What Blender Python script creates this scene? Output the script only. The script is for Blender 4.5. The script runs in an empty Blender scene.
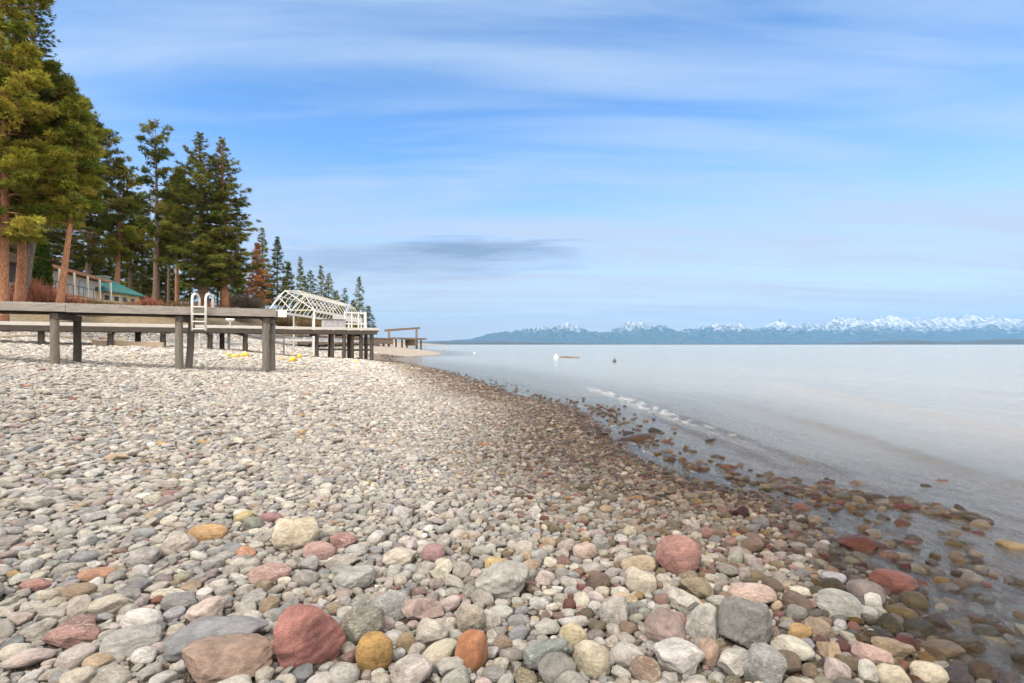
import bpy, bmesh, math, random
import numpy as np
from mathutils import Vector, Matrix, Euler

SC = bpy.context.scene
COL = SC.collection
R = math.radians
F, CX, CY, CH = 512.0, 512.0, 344.5, 1.25      # focal length (px), principal column, horizon row, camera height above the lake

# ------------------------------------------------------------------ helpers
def setk(o, label=None, cat=None, group=None, kind=None):
    if label: o['label'] = label
    if cat: o['category'] = cat
    if group: o['group'] = group
    if kind: o['kind'] = kind
    return o

def empty(name, loc, label, cat, group=None, rz=0.0):
    o = bpy.data.objects.new(name, None); COL.objects.link(o)
    o.location = loc; o.rotation_euler = (0, 0, rz); o.empty_display_size = 0.3
    return setk(o, label, cat, group)

def P(px, py, Y):
    """point at depth Y that the photograph shows at a pixel"""
    return np.array([(px - CX) / F * Y, Y, CH + (CY - py) / F * Y])

class MB:
    """collects boxes, bars and tubes for ONE mesh"""
    def __init__(s): s.v, s.f, s.m = [], [], []
    def add(s, vs, fs, m=0):
        n = len(s.v); s.v += [tuple(map(float, p)) for p in vs]
        s.f += [tuple(i + n for i in f) for f in fs]; s.m += [m] * len(fs)
    def box(s, c, size, rz=0.0, m=0):
        x, y, z = [q / 2 for q in size]; ca, sa = math.cos(rz), math.sin(rz)
        vs = []
        for sz in (-z, z):
            for sx, sy in ((-x, -y), (x, -y), (x, y), (-x, y)):
                vs.append((c[0] + sx * ca - sy * sa, c[1] + sx * sa + sy * ca, c[2] + sz))
        s.add(vs, [(3, 2, 1, 0), (4, 5, 6, 7), (0, 1, 5, 4), (1, 2, 6, 5), (2, 3, 7, 6), (3, 0, 4, 7)], m)
    def bar(s, p0, p1, w, h, m=0):
        p0, p1 = Vector(p0), Vector(p1); d = (p1 - p0).normalized()
        up = Vector((0, 0, 1)) if abs(d.z) < 0.95 else Vector((0, 1, 0))
        sx = d.cross(up).normalized(); sz = sx.cross(d).normalized()
        vs = []
        for p in (p0, p1):
            for a, b in ((-1, -1), (1, -1), (1, 1), (-1, 1)):
                vs.append(p + sx * (a * w / 2) + sz * (b * h / 2))
        s.add(vs, [(3, 2, 1, 0), (4, 5, 6, 7), (0, 1, 5, 4), (1, 2, 6, 5), (2, 3, 7, 6), (3, 0, 4, 7)], m)
    def tube(s, pts, rad, n=8, m=0, cap=True):
        pts = [Vector(p) for p in pts]
        rad = rad if hasattr(rad, '__len__') else [rad] * len(pts)
        vs, fs = [], []; ref = None
        for i, p in enumerate(pts):
            d = (pts[min(i + 1, len(pts) - 1)] - pts[max(i - 1, 0)]).normalized()
            if ref is None or abs(ref.dot(d)) > 0.97:
                ref = Vector((0, 1, 0)) if abs(d.y) < 0.8 else Vector((1, 0, 0))
            a = d.cross(ref).normalized(); b = d.cross(a).normalized(); ref = -d.cross(b).cross(d).normalized() if False else ref
            for k in range(n):
                t = 2 * math.pi * k / n
                vs.append(p + a * (rad[i] * math.cos(t)) + b * (rad[i] * math.sin(t)))
        for i in range(len(pts) - 1):
            for k in range(n):
                k2 = (k + 1) % n
                fs.append((i * n + k, i * n + k2, (i + 1) * n + k2, (i + 1) * n + k))
        if cap:
            fs.append(tuple(range(n))[::-1]); fs.append(tuple(range((len(pts) - 1) * n, len(pts) * n)))
        s.add(vs, fs, m)
    def lathe(s, c, prof, n=14, m=0):
        vs, fs = [], []
        for r, z in prof:
            for k in range(n):
                t = 2 * math.pi * k / n
                vs.append((c[0] + r * math.cos(t), c[1] + r * math.sin(t), c[2] + z))
        for i in range(len(prof) - 1):
            for k in range(n):
                k2 = (k + 1) % n
                fs.append((i * n + k, i * n + k2, (i + 1) * n + k2, (i + 1) * n + k))
        fs.append(tuple(range(n))[::-1]); fs.append(tuple(range((len(prof) - 1) * n, len(prof) * n)))
        s.add(vs, fs, m)
    def mesh(s, name, mats, smooth=False):
        me = bpy.data.meshes.new(name); me.from_pydata(s.v, [], s.f)
        for mt in (mats if isinstance(mats, (list, tuple)) else [mats]): me.materials.append(mt)
        me.polygons.foreach_set('material_index', s.m)
        if smooth: me.polygons.foreach_set('use_smooth', [True] * len(s.f))
        me.update(); return me
    def build(s, name, mats, parent=None, smooth=False, bevel=0.0):
        o = bpy.data.objects.new(name, s.mesh(name, mats, smooth)); COL.objects.link(o)
        if parent is not None:
            # shapes are given in world coordinates: keep them there under a moved parent
            o.parent = parent
            o.matrix_parent_inverse = parent_matrix(parent).inverted()
        if bevel:
            b = o.modifiers.new('edge', 'BEVEL'); b.width = bevel; b.segments = 2; b.limit_method = 'ANGLE'
        return o

def parent_matrix(p):
    m = Matrix.LocRotScale(p.location, p.rotation_euler.to_quaternion(), p.scale)
    if p.parent is not None: m = parent_matrix(p.parent) @ p.matrix_parent_inverse @ m
    return m

def np_mesh(name, V, Fc, mats, smooth=False, tint=None, mi=None):
    me = bpy.data.meshes.new(name)
    V = np.asarray(V, np.float32); Fc = np.asarray(Fc, np.int32)
    k = Fc.shape[1]
    me.vertices.add(len(V)); me.vertices.foreach_set('co', V.ravel())
    me.loops.add(Fc.size); me.loops.foreach_set('vertex_index', Fc.ravel())
    me.polygons.add(len(Fc)); me.polygons.foreach_set('loop_start', np.arange(0, Fc.size, k, dtype=np.int32))
    for mt in mats: me.materials.append(mt)
    if smooth: me.polygons.foreach_set('use_smooth', np.ones(len(Fc), bool))
    if mi is not None: me.polygons.foreach_set('material_index', np.asarray(mi, np.int32))
    if tint is not None:
        a = me.attributes.new('tint', 'FLOAT_COLOR', 'POINT')
        a.data.foreach_set('color', np.asarray(tint, np.float32).ravel())
    me.update(); me.validate(); return me

# ------------------------------------------------------------------ node helpers
def new_mat(name):
    m = bpy.data.materials.new(name); m.use_nodes = True
    nt = m.node_tree; nt.nodes.clear()
    return m, nt

class N:
    def __init__(s, nt): s.nt = nt
    def n(s, t, ins=None, **kw):
        nd = s.nt.nodes.new(t)
        for k, v in kw.items(): setattr(nd, k, v)
        for k, v in (ins or {}).items():
            if isinstance(v, bpy.types.NodeSocket): s.nt.links.new(v, nd.inputs[k])
            else: nd.inputs[k].default_value = v
        return nd
    def math(s, op, a, b=None, clamp=False):
        nd = s.nt.nodes.new('ShaderNodeMath'); nd.operation = op; nd.use_clamp = clamp
        for i, v in enumerate((a, b)):
            if v is None: continue
            if isinstance(v, bpy.types.NodeSocket): s.nt.links.new(v, nd.inputs[i])
            else: nd.inputs[i].default_value = v
        return nd.outputs[0]
    def mix(s, fac, a, b, mode='MIX'):
        nd = s.nt.nodes.new('ShaderNodeMix'); nd.data_type = 'RGBA'; nd.blend_type = mode
        for i, v in ((0, fac), (6, a), (7, b)):
            if isinstance(v, bpy.types.NodeSocket): s.nt.links.new(v, nd.inputs[i])
            else: nd.inputs[i].default_value = v
        return nd.outputs[2]
    def ramp(s, fac, stops, interp='LINEAR'):
        nd = s.nt.nodes.new('ShaderNodeValToRGB'); nd.color_ramp.interpolation = interp
        e = nd.color_ramp.elements
        while len(e) < len(stops): e.new(0.5)
        for el, (p, c) in zip(e, stops):
            el.position = p; el.color = c if len(c) == 4 else (*c, 1)
        s.nt.links.new(fac, nd.inputs[0]); return nd.outputs[0]
    def rng(s, v, a, b, c, d, clamp=True):
        nd = s.nt.nodes.new('ShaderNodeMapRange'); nd.clamp = clamp
        s.nt.links.new(v, nd.inputs[0])
        for i, q in enumerate((a, b, c, d)): nd.inputs[i + 1].default_value = q
        return nd.outputs[0]
    def noise(s, vec, scale, detail=4, rough=0.55, dist=0.0):
        return s.n('ShaderNodeTexNoise', {'Vector': vec, 'Scale': scale, 'Detail': detail, 'Roughness': rough, 'Distortion': dist})
    def map(s, vec, scale=(1, 1, 1), rot=(0, 0, 0), loc=(0, 0, 0)):
        return s.n('ShaderNodeMapping', {'Vector': vec, 'Scale': scale, 'Rotation': rot, 'Location': loc}).outputs[0]
    def bump(s, h, strength, dist):
        return s.n('ShaderNodeBump', {'Height': h, 'Strength': strength, 'Distance': dist}).outputs[0]
    def out(s, surf=None, vol=None):
        o = s.nt.nodes.new('ShaderNodeOutputMaterial')
        if surf: s.nt.links.new(surf, o.inputs[0])
        if vol: s.nt.links.new(vol, o.inputs[1])

def g4(c): return (*c, 1.0) if len(c) == 3 else c

def simple_mat(name, col, rough=0.7, var=0.25, scale=3.0, stretch=(1, 1, 1), metallic=0.0, bump=0.0, col2=None, rot=(0, 0, 0)):
    m, nt = new_mat(name); g = N(nt)
    tc = g.n('ShaderNodeTexCoord').outputs['Object']
    v = g.map(tc, stretch, rot)
    n1 = g.noise(v, scale, 6, 0.6).outputs[0]
    n2 = g.noise(v, scale * 6, 4, 0.6).outputs[0]
    f = g.math('ADD', g.math('MULTIPLY', n1, 0.6), g.math('MULTIPLY', n2, 0.4))
    lo = tuple(c * (1 - var) for c in col); hi = tuple(min(1, c * (1 + var)) for c in col)
    c = g.ramp(f, [(0.3, col2 or lo), (0.5, col), (0.72, hi)])
    ins = {'Base Color': c, 'Roughness': rough, 'Metallic': metallic}
    if bump: ins['Normal'] = g.bump(f, 0.6, bump)
    b = g.n('ShaderNodeBsdfPrincipled', ins)
    g.out(b.outputs[0]); return m

# ------------------------------------------------------------------ shoreline and terrain
def ground_px(px, py):
    Y = F * CH / (py - CY); return ((px - CX) / F * Y, Y)

shore_px = [(985, 660), (930, 590), (870, 560), (832, 525), (790, 497), (735, 486), (690, 474), (640, 455), (612, 432),
            (592, 414), (575, 406), (520, 395), (470, 380), (430, 368), (397, 362.3), (384, 359.5)]
SHORE = [(1.78, -60.0), (1.78, -4.0), (1.8, 0.5), (1.85, 1.4)] + [ground_px(*p) for p in shore_px] + \
        [(-12.1, 49.0), (-10.6, 53.0), (-8.8, 61.0), (-9.5, 72.0), (-14.0, 92.0), (-19.0, 108.0), (-31.0, 160.0), (-62.0, 300.0), (-190.0, 1200.0),
         (-900.0, 7000.0), (-1500, 30000.0)]
SHORE = np.array(SHORE)
LAND = np.vstack([SHORE, [(-90000, 30000), (-90000, -60)]])

def shore_dist(x, y):
    """signed distance to the water's edge, positive on land"""
    x = np.asarray(x, float); y = np.asarray(y, float)
    d = np.full(x.shape, 1e12); ins = np.zeros(x.shape, bool)
    for i in range(len(LAND)):
        ax, ay = LAND[i]; bx, by = LAND[(i + 1) % len(LAND)]
        if i < len(SHORE) - 1:
            dx, dy = bx - ax, by - ay
            t = np.clip(((x - ax) * dx + (y - ay) * dy) / (dx * dx + dy * dy), 0, 1)
            d = np.minimum(d, (x - ax - t * dx) ** 2 + (y - ay - t * dy) ** 2)
        if ay != by:
            c = ((ay > y) != (by > y)) & (x < (bx - ax) * (y - ay) / (by - ay) + ax)
            ins ^= c
    d = np.sqrt(d)
    return np.where(ins, d, -d)

f1x = [0, .6, 2, 4, 7, 9, 12.5, 16, 20, 24, 28, 32, 40, 80, 400, 4000, 90000]
f1z = [-.022, .022, .08, .13, .2, .36, .62, .9, 1.25, 2.0, 3.2, 4.4, 5.2, 6.2, 12, 60, 60]
f2x = [0, 3.5, 7, 9.3, 14, 19, 24, 29, 33, 45, 100, 400, 4000, 90000]
f2z = [-.022, .28, .53, .83, 1.15, 1.4, 2.1, 3.7, 4.7, 5.4, 7, 12, 60, 60]
f3x = [0, 3, 8, 13, 17, 21, 28, 60, 400, 4000, 90000]
f3z = [-.022, .45, 1.0, 1.7, 3.2, 4.8, 5.6, 7, 12, 60, 60]
def wob(x, y, s, seed=0.0):
    return (np.sin(x * 1.3 / s + 1.7 + seed) * np.cos(y * 1.1 / s - .6 + seed * 2) + .6 * np.sin((x * .8 + y * 2.1) / s + 2.2 + seed)
            + .4 * np.sin((x * 3.1 - y * 1.9) / s + seed * 3)) / 2.0

SPIT = [ground_px(*q) for q in ((770, 487), (815, 491), (860, 497), (905, 505), (945, 512), (985, 521))]
def terrain(x, y):
    x = np.asarray(x, float); y = np.asarray(y, float)
    d = shore_dist(x, y)
    h1 = np.interp(d, f1x, f1z); h2 = np.interp(d, f2x, f2z); h3 = np.interp(d, f3x, f3z)
    t = np.clip((y - 18) / 10, 0, 1); t = t * t * (3 - 2 * t)
    u = np.clip((y - 33) / 14, 0, 1); u = u * u * (3 - 2 * u)
    h = (h1 * (1 - t) + h2 * t) * (1 - u) + h3 * u
    land = h + .022 * wob(x, y, .55) * np.clip(d / 1.5, 0, 1) + .05 * wob(x, y, 2.3, 1.0) * np.clip((d - 3) / 6, 0, 1)
    dd = -d
    bed = -np.interp(dd, [0, .25, .8, 2, 4, 8, 20, 60, 300, 2000], [.022, .055, .10, .16, .28, .55, 1.5, 4.0, 9.0, 12.0]) + .012 * wob(x, y, .4, 3.0) * np.clip(dd, 0, 1)
    sp = np.full(x.shape, 1e9); st = np.zeros(x.shape)
    for i in range(len(SPIT) - 1):
        (ax, ay), (bx, by) = SPIT[i], SPIT[i + 1]; dx, dy = bx - ax, by - ay
        t_ = np.clip(((x - ax) * dx + (y - ay) * dy) / (dx * dx + dy * dy), 0, 1)
        sp = np.minimum(sp, np.hypot(x - ax - t_ * dx, y - ay - t_ * dy))
    rise = np.exp(-(sp / .22) ** 2)
    bed = bed * (1 - rise) + rise * np.maximum(bed, -.026)
    return np.where(d > 0, land, bed)

def tz(x, y): return float(terrain(np.array([x]), np.array([y]))[0])

def hit(px, py, lift=0.0):
    """where the ray through a pixel meets the terrain raised by lift"""
    dx, dz = (px - CX) / F, (CY - py) / F
    Y = np.linspace(0.6, 80, 8000)
    g = CH + dz * Y - (terrain(dx * Y, Y) + lift)
    i = int(np.argmax(g < 0)) if (g < 0).any() else len(Y) - 1
    i = max(i, 1); a, b = g[i - 1], g[i]
    y = Y[i - 1] + (Y[i] - Y[i - 1]) * (a / (a - b) if a != b else 0)
    return dx * y, y, tz(dx * y, y)

# ------------------------------------------------------------------ materials
def stone_material(name, source):
    m, nt = new_mat(name); g = N(nt)
    oi = g.n('ShaderNodeObjectInfo')
    if source == 'object':
        col, wet = oi.outputs['Color'], oi.outputs['Alpha']
    else:
        a = g.n('ShaderNodeAttribute', attribute_type='INSTANCER', attribute_name='stone_colour')
        col, wet = a.outputs['Color'], a.outputs['Alpha']
    rnd = oi.outputs['Random']
    tc = g.n('ShaderNodeTexCoord').outputs['Object']
    off = g.n('ShaderNodeCombineXYZ', {0: g.math('MULTIPLY', rnd, 37.0), 1: g.math('MULTIPLY', rnd, 91.0), 2: g.math('MULTIPLY', rnd, 17.0)}).outputs[0]
    v = g.n('ShaderNodeVectorMath', {0: tc, 1: off}, operation='ADD').outputs[0]
    big = g.noise(v, 1.1, 5, 0.62, 0.4).outputs[0]
    mid = g.noise(v, 4.5, 6, 0.65).outputs[0]
    fine = g.noise(v, 26, 4, 0.7).outputs[0]
    f = g.math('ADD', g.math('MULTIPLY', big, 0.9), g.math('ADD', g.math('MULTIPLY', mid, 0.55), g.math('MULTIPLY', fine, 0.7)))
    k = g.rng(f, 0.80, 1.35, 0.42, 1.5)
    kk = g.n('ShaderNodeCombineColor', {0: k, 1: k, 2: k}).outputs[0]
    c = g.mix(1.0, col, kk, 'MULTIPLY')
    # iron stains on some stones, pale veins on others
    st = g.math('MULTIPLY', g.rng(g.noise(v, 1.7, 5, 0.6).outputs[0], 0.52, 0.72, 0, 0.6), g.rng(rnd, 0.45, 1.0, 0, 1))
    c = g.mix(st, c, g.mix(1.0, col, (0.85, 0.60, 0.38, 1), 'MULTIPLY'))
    sq = g.map(v, (1, 1, 3.2), (0.6, 0.4, 0))
    vn = g.math('ABSOLUTE', g.math('SUBTRACT', g.noise(sq, 1.6, 3, 0.5, 0.6).outputs[0], 0.5))
    vm = g.math('MULTIPLY', g.rng(vn, 0.006, 0.02, 0.55, 0), g.math('LESS_THAN', g.math('FRACT', g.math('MULTIPLY', rnd, 7.31)), 0.28))
    c = g.mix(vm, c, (0.62, 0.58, 0.52, 1))
    # layered banding on a few
    bd = g.noise(g.map(v, (0.5, 0.5, 7), (0.3, 0.2, 0)), 1.5, 4, 0.6).outputs[0]
    bm = g.math('MULTIPLY', g.rng(bd, 0.42, 0.62, 0, 0.45), g.math('LESS_THAN', g.math('FRACT', g.math('MULTIPLY', rnd, 3.77)), 0.25))
    c = g.mix(bm, c, g.mix(1.0, c, (0.55, 0.55, 0.58, 1), 'MULTIPLY'))
    # dark pits / lichen specks
    pit = g.rng(g.noise(v, 13, 4, 0.75).outputs[0], 0.58, 0.70, 0, 0.65)
    c = g.mix(pit, c, g.mix(1.0, c, (0.48, 0.44, 0.40, 1), 'MULTIPLY'))
    # wet stone is darker, richer and glossy
    hs = g.n('ShaderNodeHueSaturation', {'Saturation': 1.5, 'Value': 0.21, 'Color': c}).outputs[0]
    c = g.mix(wet, c, hs)
    rg = g.rng(wet, 0, 1, 0.86, 0.22)
    hgt = g.math('ADD', g.math('MULTIPLY', mid, 0.7), g.math('MULTIPLY', fine, 0.5))
    nrm = g.bump(hgt, 0.8, 0.13)
    b = g.n('ShaderNodeBsdfPrincipled', {'Base Color': c, 'Roughness': rg, 'Normal': nrm, 'Specular IOR Level': 0.4})
    g.out(b.outputs[0]); return m

def ground_material():
    m, nt = new_mat('beach_gravel'); g = N(nt)
    pos = g.n('ShaderNodeNewGeometry').outputs['Position']
    at = g.n('ShaderNodeAttribute', attribute_name='tint')
    wet = g.n('ShaderNodeSeparateColor', {0: at.outputs['Color']})
    w, far, veg = wet.outputs[0], wet.outputs[1], wet.outputs[2]
    flat = g.map(pos, (1, 1, 0.6))
    def cells(scale):
        a = g.n('ShaderNodeTexVoronoi', {'Vector': flat, 'Scale': scale, 'Randomness': 1.0})
        e = g.n('ShaderNodeTexVoronoi', {'Vector': flat, 'Scale': scale, 'Randomness': 1.0}, feature='DISTANCE_TO_EDGE')
        return a, e
    a1, e1 = cells(75.0); a2, e2 = cells(8.5)
    pal = [(0.0, (.30, .26, .22)), (.18, (.46, .42, .37)), (.36, (.40, .38, .36)), (.5, (.50, .45, .38)), (.62, (.36, .25, .22)), (.72, (.28, .30, .29)), (.84, (.55, .51, .45)), (1.0, (.38, .31, .22))]
    c1 = g.ramp(g.n('ShaderNodeSeparateColor', {0: a1.outputs['Color']}).outputs[0], pal, 'CONSTANT')
    c2 = g.ramp(g.n('ShaderNodeSeparateColor', {0: a2.outputs['Color']}).outputs[0], pal, 'CONSTANT')
    g1 = g.rng(e1.outputs[0], 0.0, 0.12, 0.25, 1.0); g2 = g.rng(e2.outputs[0], 0.0, 0.16, 0.35, 1.0)
    c1 = g.mix(1.0, c1, g.n('ShaderNodeCombineColor', {0: g1, 1: g1, 2: g1}).outputs[0], 'MULTIPLY')
    c1 = g.mix(1.0, c1, (0.20, 0.16, 0.13, 1), 'MULTIPLY')  # near ground darkened so the gaps between stones read as deep shade
    c2 = g.mix(1.0, c2, g.n('ShaderNodeCombineColor', {0: g2, 1: g2, 2: g2}).outputs[0], 'MULTIPLY')
    c2 = g.mix(1.0, c2, (0.56, 0.535, 0.50, 1), 'MULTIPLY')
    c = g.mix(far, c1, c2)
    nv = g.noise(pos, 0.7, 6, 0.65).outputs[0]
    vegc = g.ramp(g.noise(pos, 2.6, 6, 0.7).outputs[0], [(.32, (.045, .04, .02)), (.5, (.12, .095, .05)), (.66, (.17, .10, .06)), (.8, (.08, .085, .03))])
    c = g.mix(g.math('MULTIPLY', veg, g.rng(nv, .3, .55, .6, 1)), c, vegc)
    hs = g.n('ShaderNodeHueSaturation', {'Saturation': 1.3, 'Value': 0.4, 'Color': c}).outputs[0]
    c = g.mix(w, c, hs)
    h = g.mix(far, e1.outputs[0], e2.outputs[0])
    nrm = g.bump(h, 0.8, 0.06)
    b = g.n('ShaderNodeBsdfPrincipled', {'Base Color': c, 'Roughness': g.rng(w, 0, 1, .9, .45), 'Normal': nrm})
    g.out(b.outputs[0]); return m

def water_material():
    m, nt = new_mat('lake_water'); g = N(nt)
    pos = g.n('ShaderNodeNewGeometry').outputs['Position']
    at = g.n('ShaderNodeAttribute', attribute_name='tint')
    sp = g.n('ShaderNodeSeparateColor', {0: at.outputs['Color']})
    turb, shallow = sp.outputs[0], sp.outputs[1]
    v1 = g.map(pos, (2.3, 0.75, 1), (0, 0, R(-14)))
    v2 = g.map(pos, (11, 3.2, 1), (0, 0, R(-22)))
    v3 = g.map(pos, (0.33, 0.13, 1), (0, 0, R(-30)))
    n1 = g.noise(v1, 1.0, 3, .5, .3).outputs[0]; n2 = g.noise(v2, 1.0, 4, .6, .4).outputs[0]; n3 = g.noise(v3, 1.0, 3, .5, .3).outputs[0]
    h = g.math('ADD', g.math('MULTIPLY', n1, .075), g.math('ADD', g.math('MULTIPLY', n2, g.rng(shallow, 0, 1, .016, .036)), g.math('MULTIPLY', n3, .14)))
    nrm = g.bump(h, 0.58, 1.0)
    fr = g.n('ShaderNodeFresnel', {'IOR': 1.33, 'Normal': nrm}).outputs[0]
    tr = g.n('ShaderNodeBsdfTransparent', {0: (.93, .93, .90, 1)})
    df = g.n('ShaderNodeBsdfDiffuse', {0: (.22, .205, .185, 1), 'Normal': nrm})
    body = g.n('ShaderNodeMixShader', {0: turb, 1: tr.outputs[0], 2: df.outputs[0]})
    gl = g.n('ShaderNodeBsdfGlossy', {0: g.mix(shallow, (1, .93, .83, 1), (1, .89, .77, 1)), 'Roughness': g.rng(shallow, 0, 1, .16, .07), 'Normal': nrm})  # reflection tinted warm, more so inshore, to offset the mirrored blue sky
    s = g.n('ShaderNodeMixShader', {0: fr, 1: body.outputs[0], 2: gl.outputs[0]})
    fn = g.noise(g.map(pos, (7, 2.6, 1), (0, 0, R(-20))), 1.0, 5, .7, .6).outputs[0]
    fm = g.math('MULTIPLY', g.rng(g.math('ADD', fn, g.math('MULTIPLY', sp.outputs[2], .22)), .64, .86, 0, .42), g.math('MINIMUM', g.math('MULTIPLY', sp.outputs[2], 3.0), 1.0))
    fo = g.n('ShaderNodeBsdfDiffuse', {0: (.40, .41, .42, 1)})
    s = g.n('ShaderNodeMixShader', {0: fm, 1: s.outputs[0], 2: fo.outputs[0]})
    g.out(s.outputs[0]); return m

def mountain_material():
    m, nt = new_mat('mountain_rock_and_snow'); g = N(nt)
    ge = g.n('ShaderNodeNewGeometry'); pos = ge.outputs['Position']
    sz = g.n('ShaderNodeSeparateXYZ', {0: pos}).outputs[2]
    n1 = g.noise(pos, .0016, 6, .65).outputs[0]; n2 = g.noise(g.map(pos, (1, .5, 1.2)), .0095, 6, .74).outputs[0]
    lvl = g.math('ADD', sz, g.math('ADD', g.math('MULTIPLY', g.math('SUBTRACT', n1, .5), 420), g.math('MULTIPLY', g.math('SUBTRACT', n2, .5), 1100)))
    snow = g.rng(lvl, 400, 620, 0, 1)
    stk = g.noise(g.map(pos, (1, .3, .35)), .016, 5, .7).outputs[0]
    snow = g.math('MULTIPLY', snow, g.rng(stk, .40, .56, .12, 1))
    rock = g.ramp(n2, [(.3, (.018, .034, .03)), (.6, (.05, .06, .06)), (.75, (.11, .11, .11))])
    c = g.mix(snow, rock, (.29, .30, .32, 1))
    b = g.n('ShaderNodeBsdfDiffuse', {0: c}); g.out(b.outputs[0]); return m

def foliage_material(name, trans=0.25):
    m, nt = new_mat(name); g = N(nt)
    a = g.n('ShaderNodeAttribute', attribute_name='tint').outputs['Color']
    d = g.n('ShaderNodeBsdfDiffuse', {0: a}); t = g.n('ShaderNodeBsdfTranslucent', {0: g.mix(1.0, a, (1.1, 1.15, .6, 1), 'MULTIPLY')})
    s = g.n('ShaderNodeMixShader', {0: trans, 1: d.outputs[0], 2: t.outputs[0]})
    g.out(s.outputs[0]); return m

def bark_material(name, dark, plate):  # bark plates take the paler colour, furrows between them the dark one
    m, nt = new_mat(name); g = N(nt)
    tc = g.n('ShaderNodeTexCoord').outputs['Object']
    v = g.map(g.n('ShaderNodeVectorMath', {0: tc, 1: g.n('ShaderNodeVectorMath', {0: g.noise(tc, 3.0, 3).outputs['Color'], 1: (.25, .25, .5)}, operation='MULTIPLY').outputs[0]}, operation='ADD').outputs[0], (12, 12, 2.4))
    vo = g.n('ShaderNodeTexVoronoi', {'Vector': v, 'Scale': 1.0}, feature='DISTANCE_TO_EDGE').outputs[0]
    n = g.noise(v, 1.5, 5, .65).outputs[0]
    c = g.mix(g.rng(vo, 0, .22, .25, 1), g4(dark), g.ramp(n, [(.3, tuple(q * .7 for q in plate)), (.6, plate), (.75, tuple(q * 1.25 for q in plate))]))
    b = g.n('ShaderNodeBsdfPrincipled', {'Base Color': c, 'Roughness': .9, 'Normal': g.bump(vo, .8, .05)}); g.out(b.outputs[0]); return m

M = {}
M['stone'] = stone_material('stone_surface', 'object')
M['stone_stuff'] = stone_material('pebble_surface', 'instancer')
M['ground'] = ground_material()
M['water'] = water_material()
M['mountain'] = mountain_material()
M['needle'] = foliage_material('conifer_needles')
M['twig'] = foliage_material('bare_twigs', 0.05)
M['bark_orange'] = bark_material('orange_pine_bark', (.07, .035, .02), (.33, .15, .075))
M['bark_brown'] = bark_material('brown_bark', (.03, .02, .014), (.13, .08, .05))
M['bark_grey'] = bark_material('grey_bark', (.05, .045, .04), (.19, .155, .13))
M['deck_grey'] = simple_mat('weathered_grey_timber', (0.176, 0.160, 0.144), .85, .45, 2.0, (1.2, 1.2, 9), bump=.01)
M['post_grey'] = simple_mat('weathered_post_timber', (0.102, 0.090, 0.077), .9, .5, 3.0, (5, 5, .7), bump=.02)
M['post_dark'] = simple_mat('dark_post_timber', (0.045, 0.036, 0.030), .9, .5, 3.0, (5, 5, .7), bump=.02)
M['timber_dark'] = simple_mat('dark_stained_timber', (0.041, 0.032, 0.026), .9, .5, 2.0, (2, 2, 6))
M['timber_brown'] = simple_mat('brown_planking', (0.140, 0.105, 0.077), .9, .5, 1.6, (6, 6, .6), bump=.01)
M['edge_pale'] = simple_mat('pale_decking', (0.352, 0.340, 0.320), .7, .2, 2.0, (1, 1, 6))
M['white'] = simple_mat('white_painted_metal', (0.476, 0.467, 0.443), .5, .16, 4.0)
M['alu'] = simple_mat('grey_aluminium', (.42, .42, .42), .4, .2, 4.0, metallic=.5)
M['yellow'] = simple_mat('yellow_plastic', (0.375, 0.247, 0.015), .45, .12, 3.0)
M['white_wall'] = simple_mat('white_siding', (0.527, 0.518, 0.484), .8, .12, 1.5, (.3, .3, 12))
M['yellow_wall'] = simple_mat('yellow_siding', (0.62, 0.47, 0.18), .8, .12, 1.5, (.3, .3, 12))
M['dark_wall'] = simple_mat('dark_siding', (0.056, 0.048, 0.048), .8, .3, 1.5, (.3, .3, 10))
M['roof_rust'] = simple_mat('rusty_brown_roofing', (0.288, 0.144, 0.072), .9, .4, 2.0, bump=.02)
M['roof_teal'] = simple_mat('teal_metal_roofing', (0.024, 0.132, 0.124), .5, .18, 1.2)
M['roof_dark'] = simple_mat('dark_brown_shingles', (.085, .062, .05), .95, .45, 4.0, (1, 1, 5), bump=.03)
M['glass'] = simple_mat('dark_window_glass', (.03, .035, .04), .12, .2, 1.0)
M['blue_glass'] = simple_mat('pale_blue_window_glass', (.50, .56, .60), .5, .12, 1.0)
M['chimney'] = simple_mat('grey_chimney_stone', (0.225, 0.217, 0.232), .9, .35, 6.0)
M['log'] = simple_mat('bleached_driftwood', (0.255, 0.203, 0.143), .9, .35, 3.0, (2, 8, 8), bump=.01)
M['black'] = simple_mat('black_rubber', (.02, .02, .02), .5, .2, 3.0)
M['hill_dark'] = simple_mat('forested_far_hill', (.014, .024, .028), 1.0, .3, .004)

# ------------------------------------------------------------------ ground sheet
def graded(segs):
    out = []
    for a, b, st in segs: out.append(np.arange(a, b, st))
    return np.unique(np.concatenate(out))
gx = graded([(-23000, -9000, 2000), (-9000, -1000, 1000), (-1000, -200, 60), (-200, -70, 6), (-70, -30, 1.0), (-30, -16, .4), (-16, 7, .15), (7, 30, 1.0), (30, 200, 12), (200, 2000, 200), (2000, 35001, 3000)])
gy = graded([(-60, -3, 3), (-3, 14, .15), (14, 40, .4), (40, 120, 1.0), (120, 300, 6), (300, 1000, 70), (1000, 9000, 1000), (9000, 19801, 1800)])
GX, GY = np.meshgrid(gx, gy)
GZ = terrain(GX, GY)
nx, ny = len(gx), len(gy)
ii = (np.arange(ny - 1)[:, None] * nx + np.arange(nx - 1)[None, :]).ravel()
quads = np.stack([ii, ii + 1, ii + 1 + nx, ii + nx], 1)
gd = shore_dist(GX, GY)
wetg = np.clip((.45 - gd) / .4, 0, 1)
farg = np.clip((GY - 6) / 10, 0, 1)
vegg = np.clip((GZ - 2.0) / .9, 0, 1) * np.clip((GY - 5) / 10, 0, 1)
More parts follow.
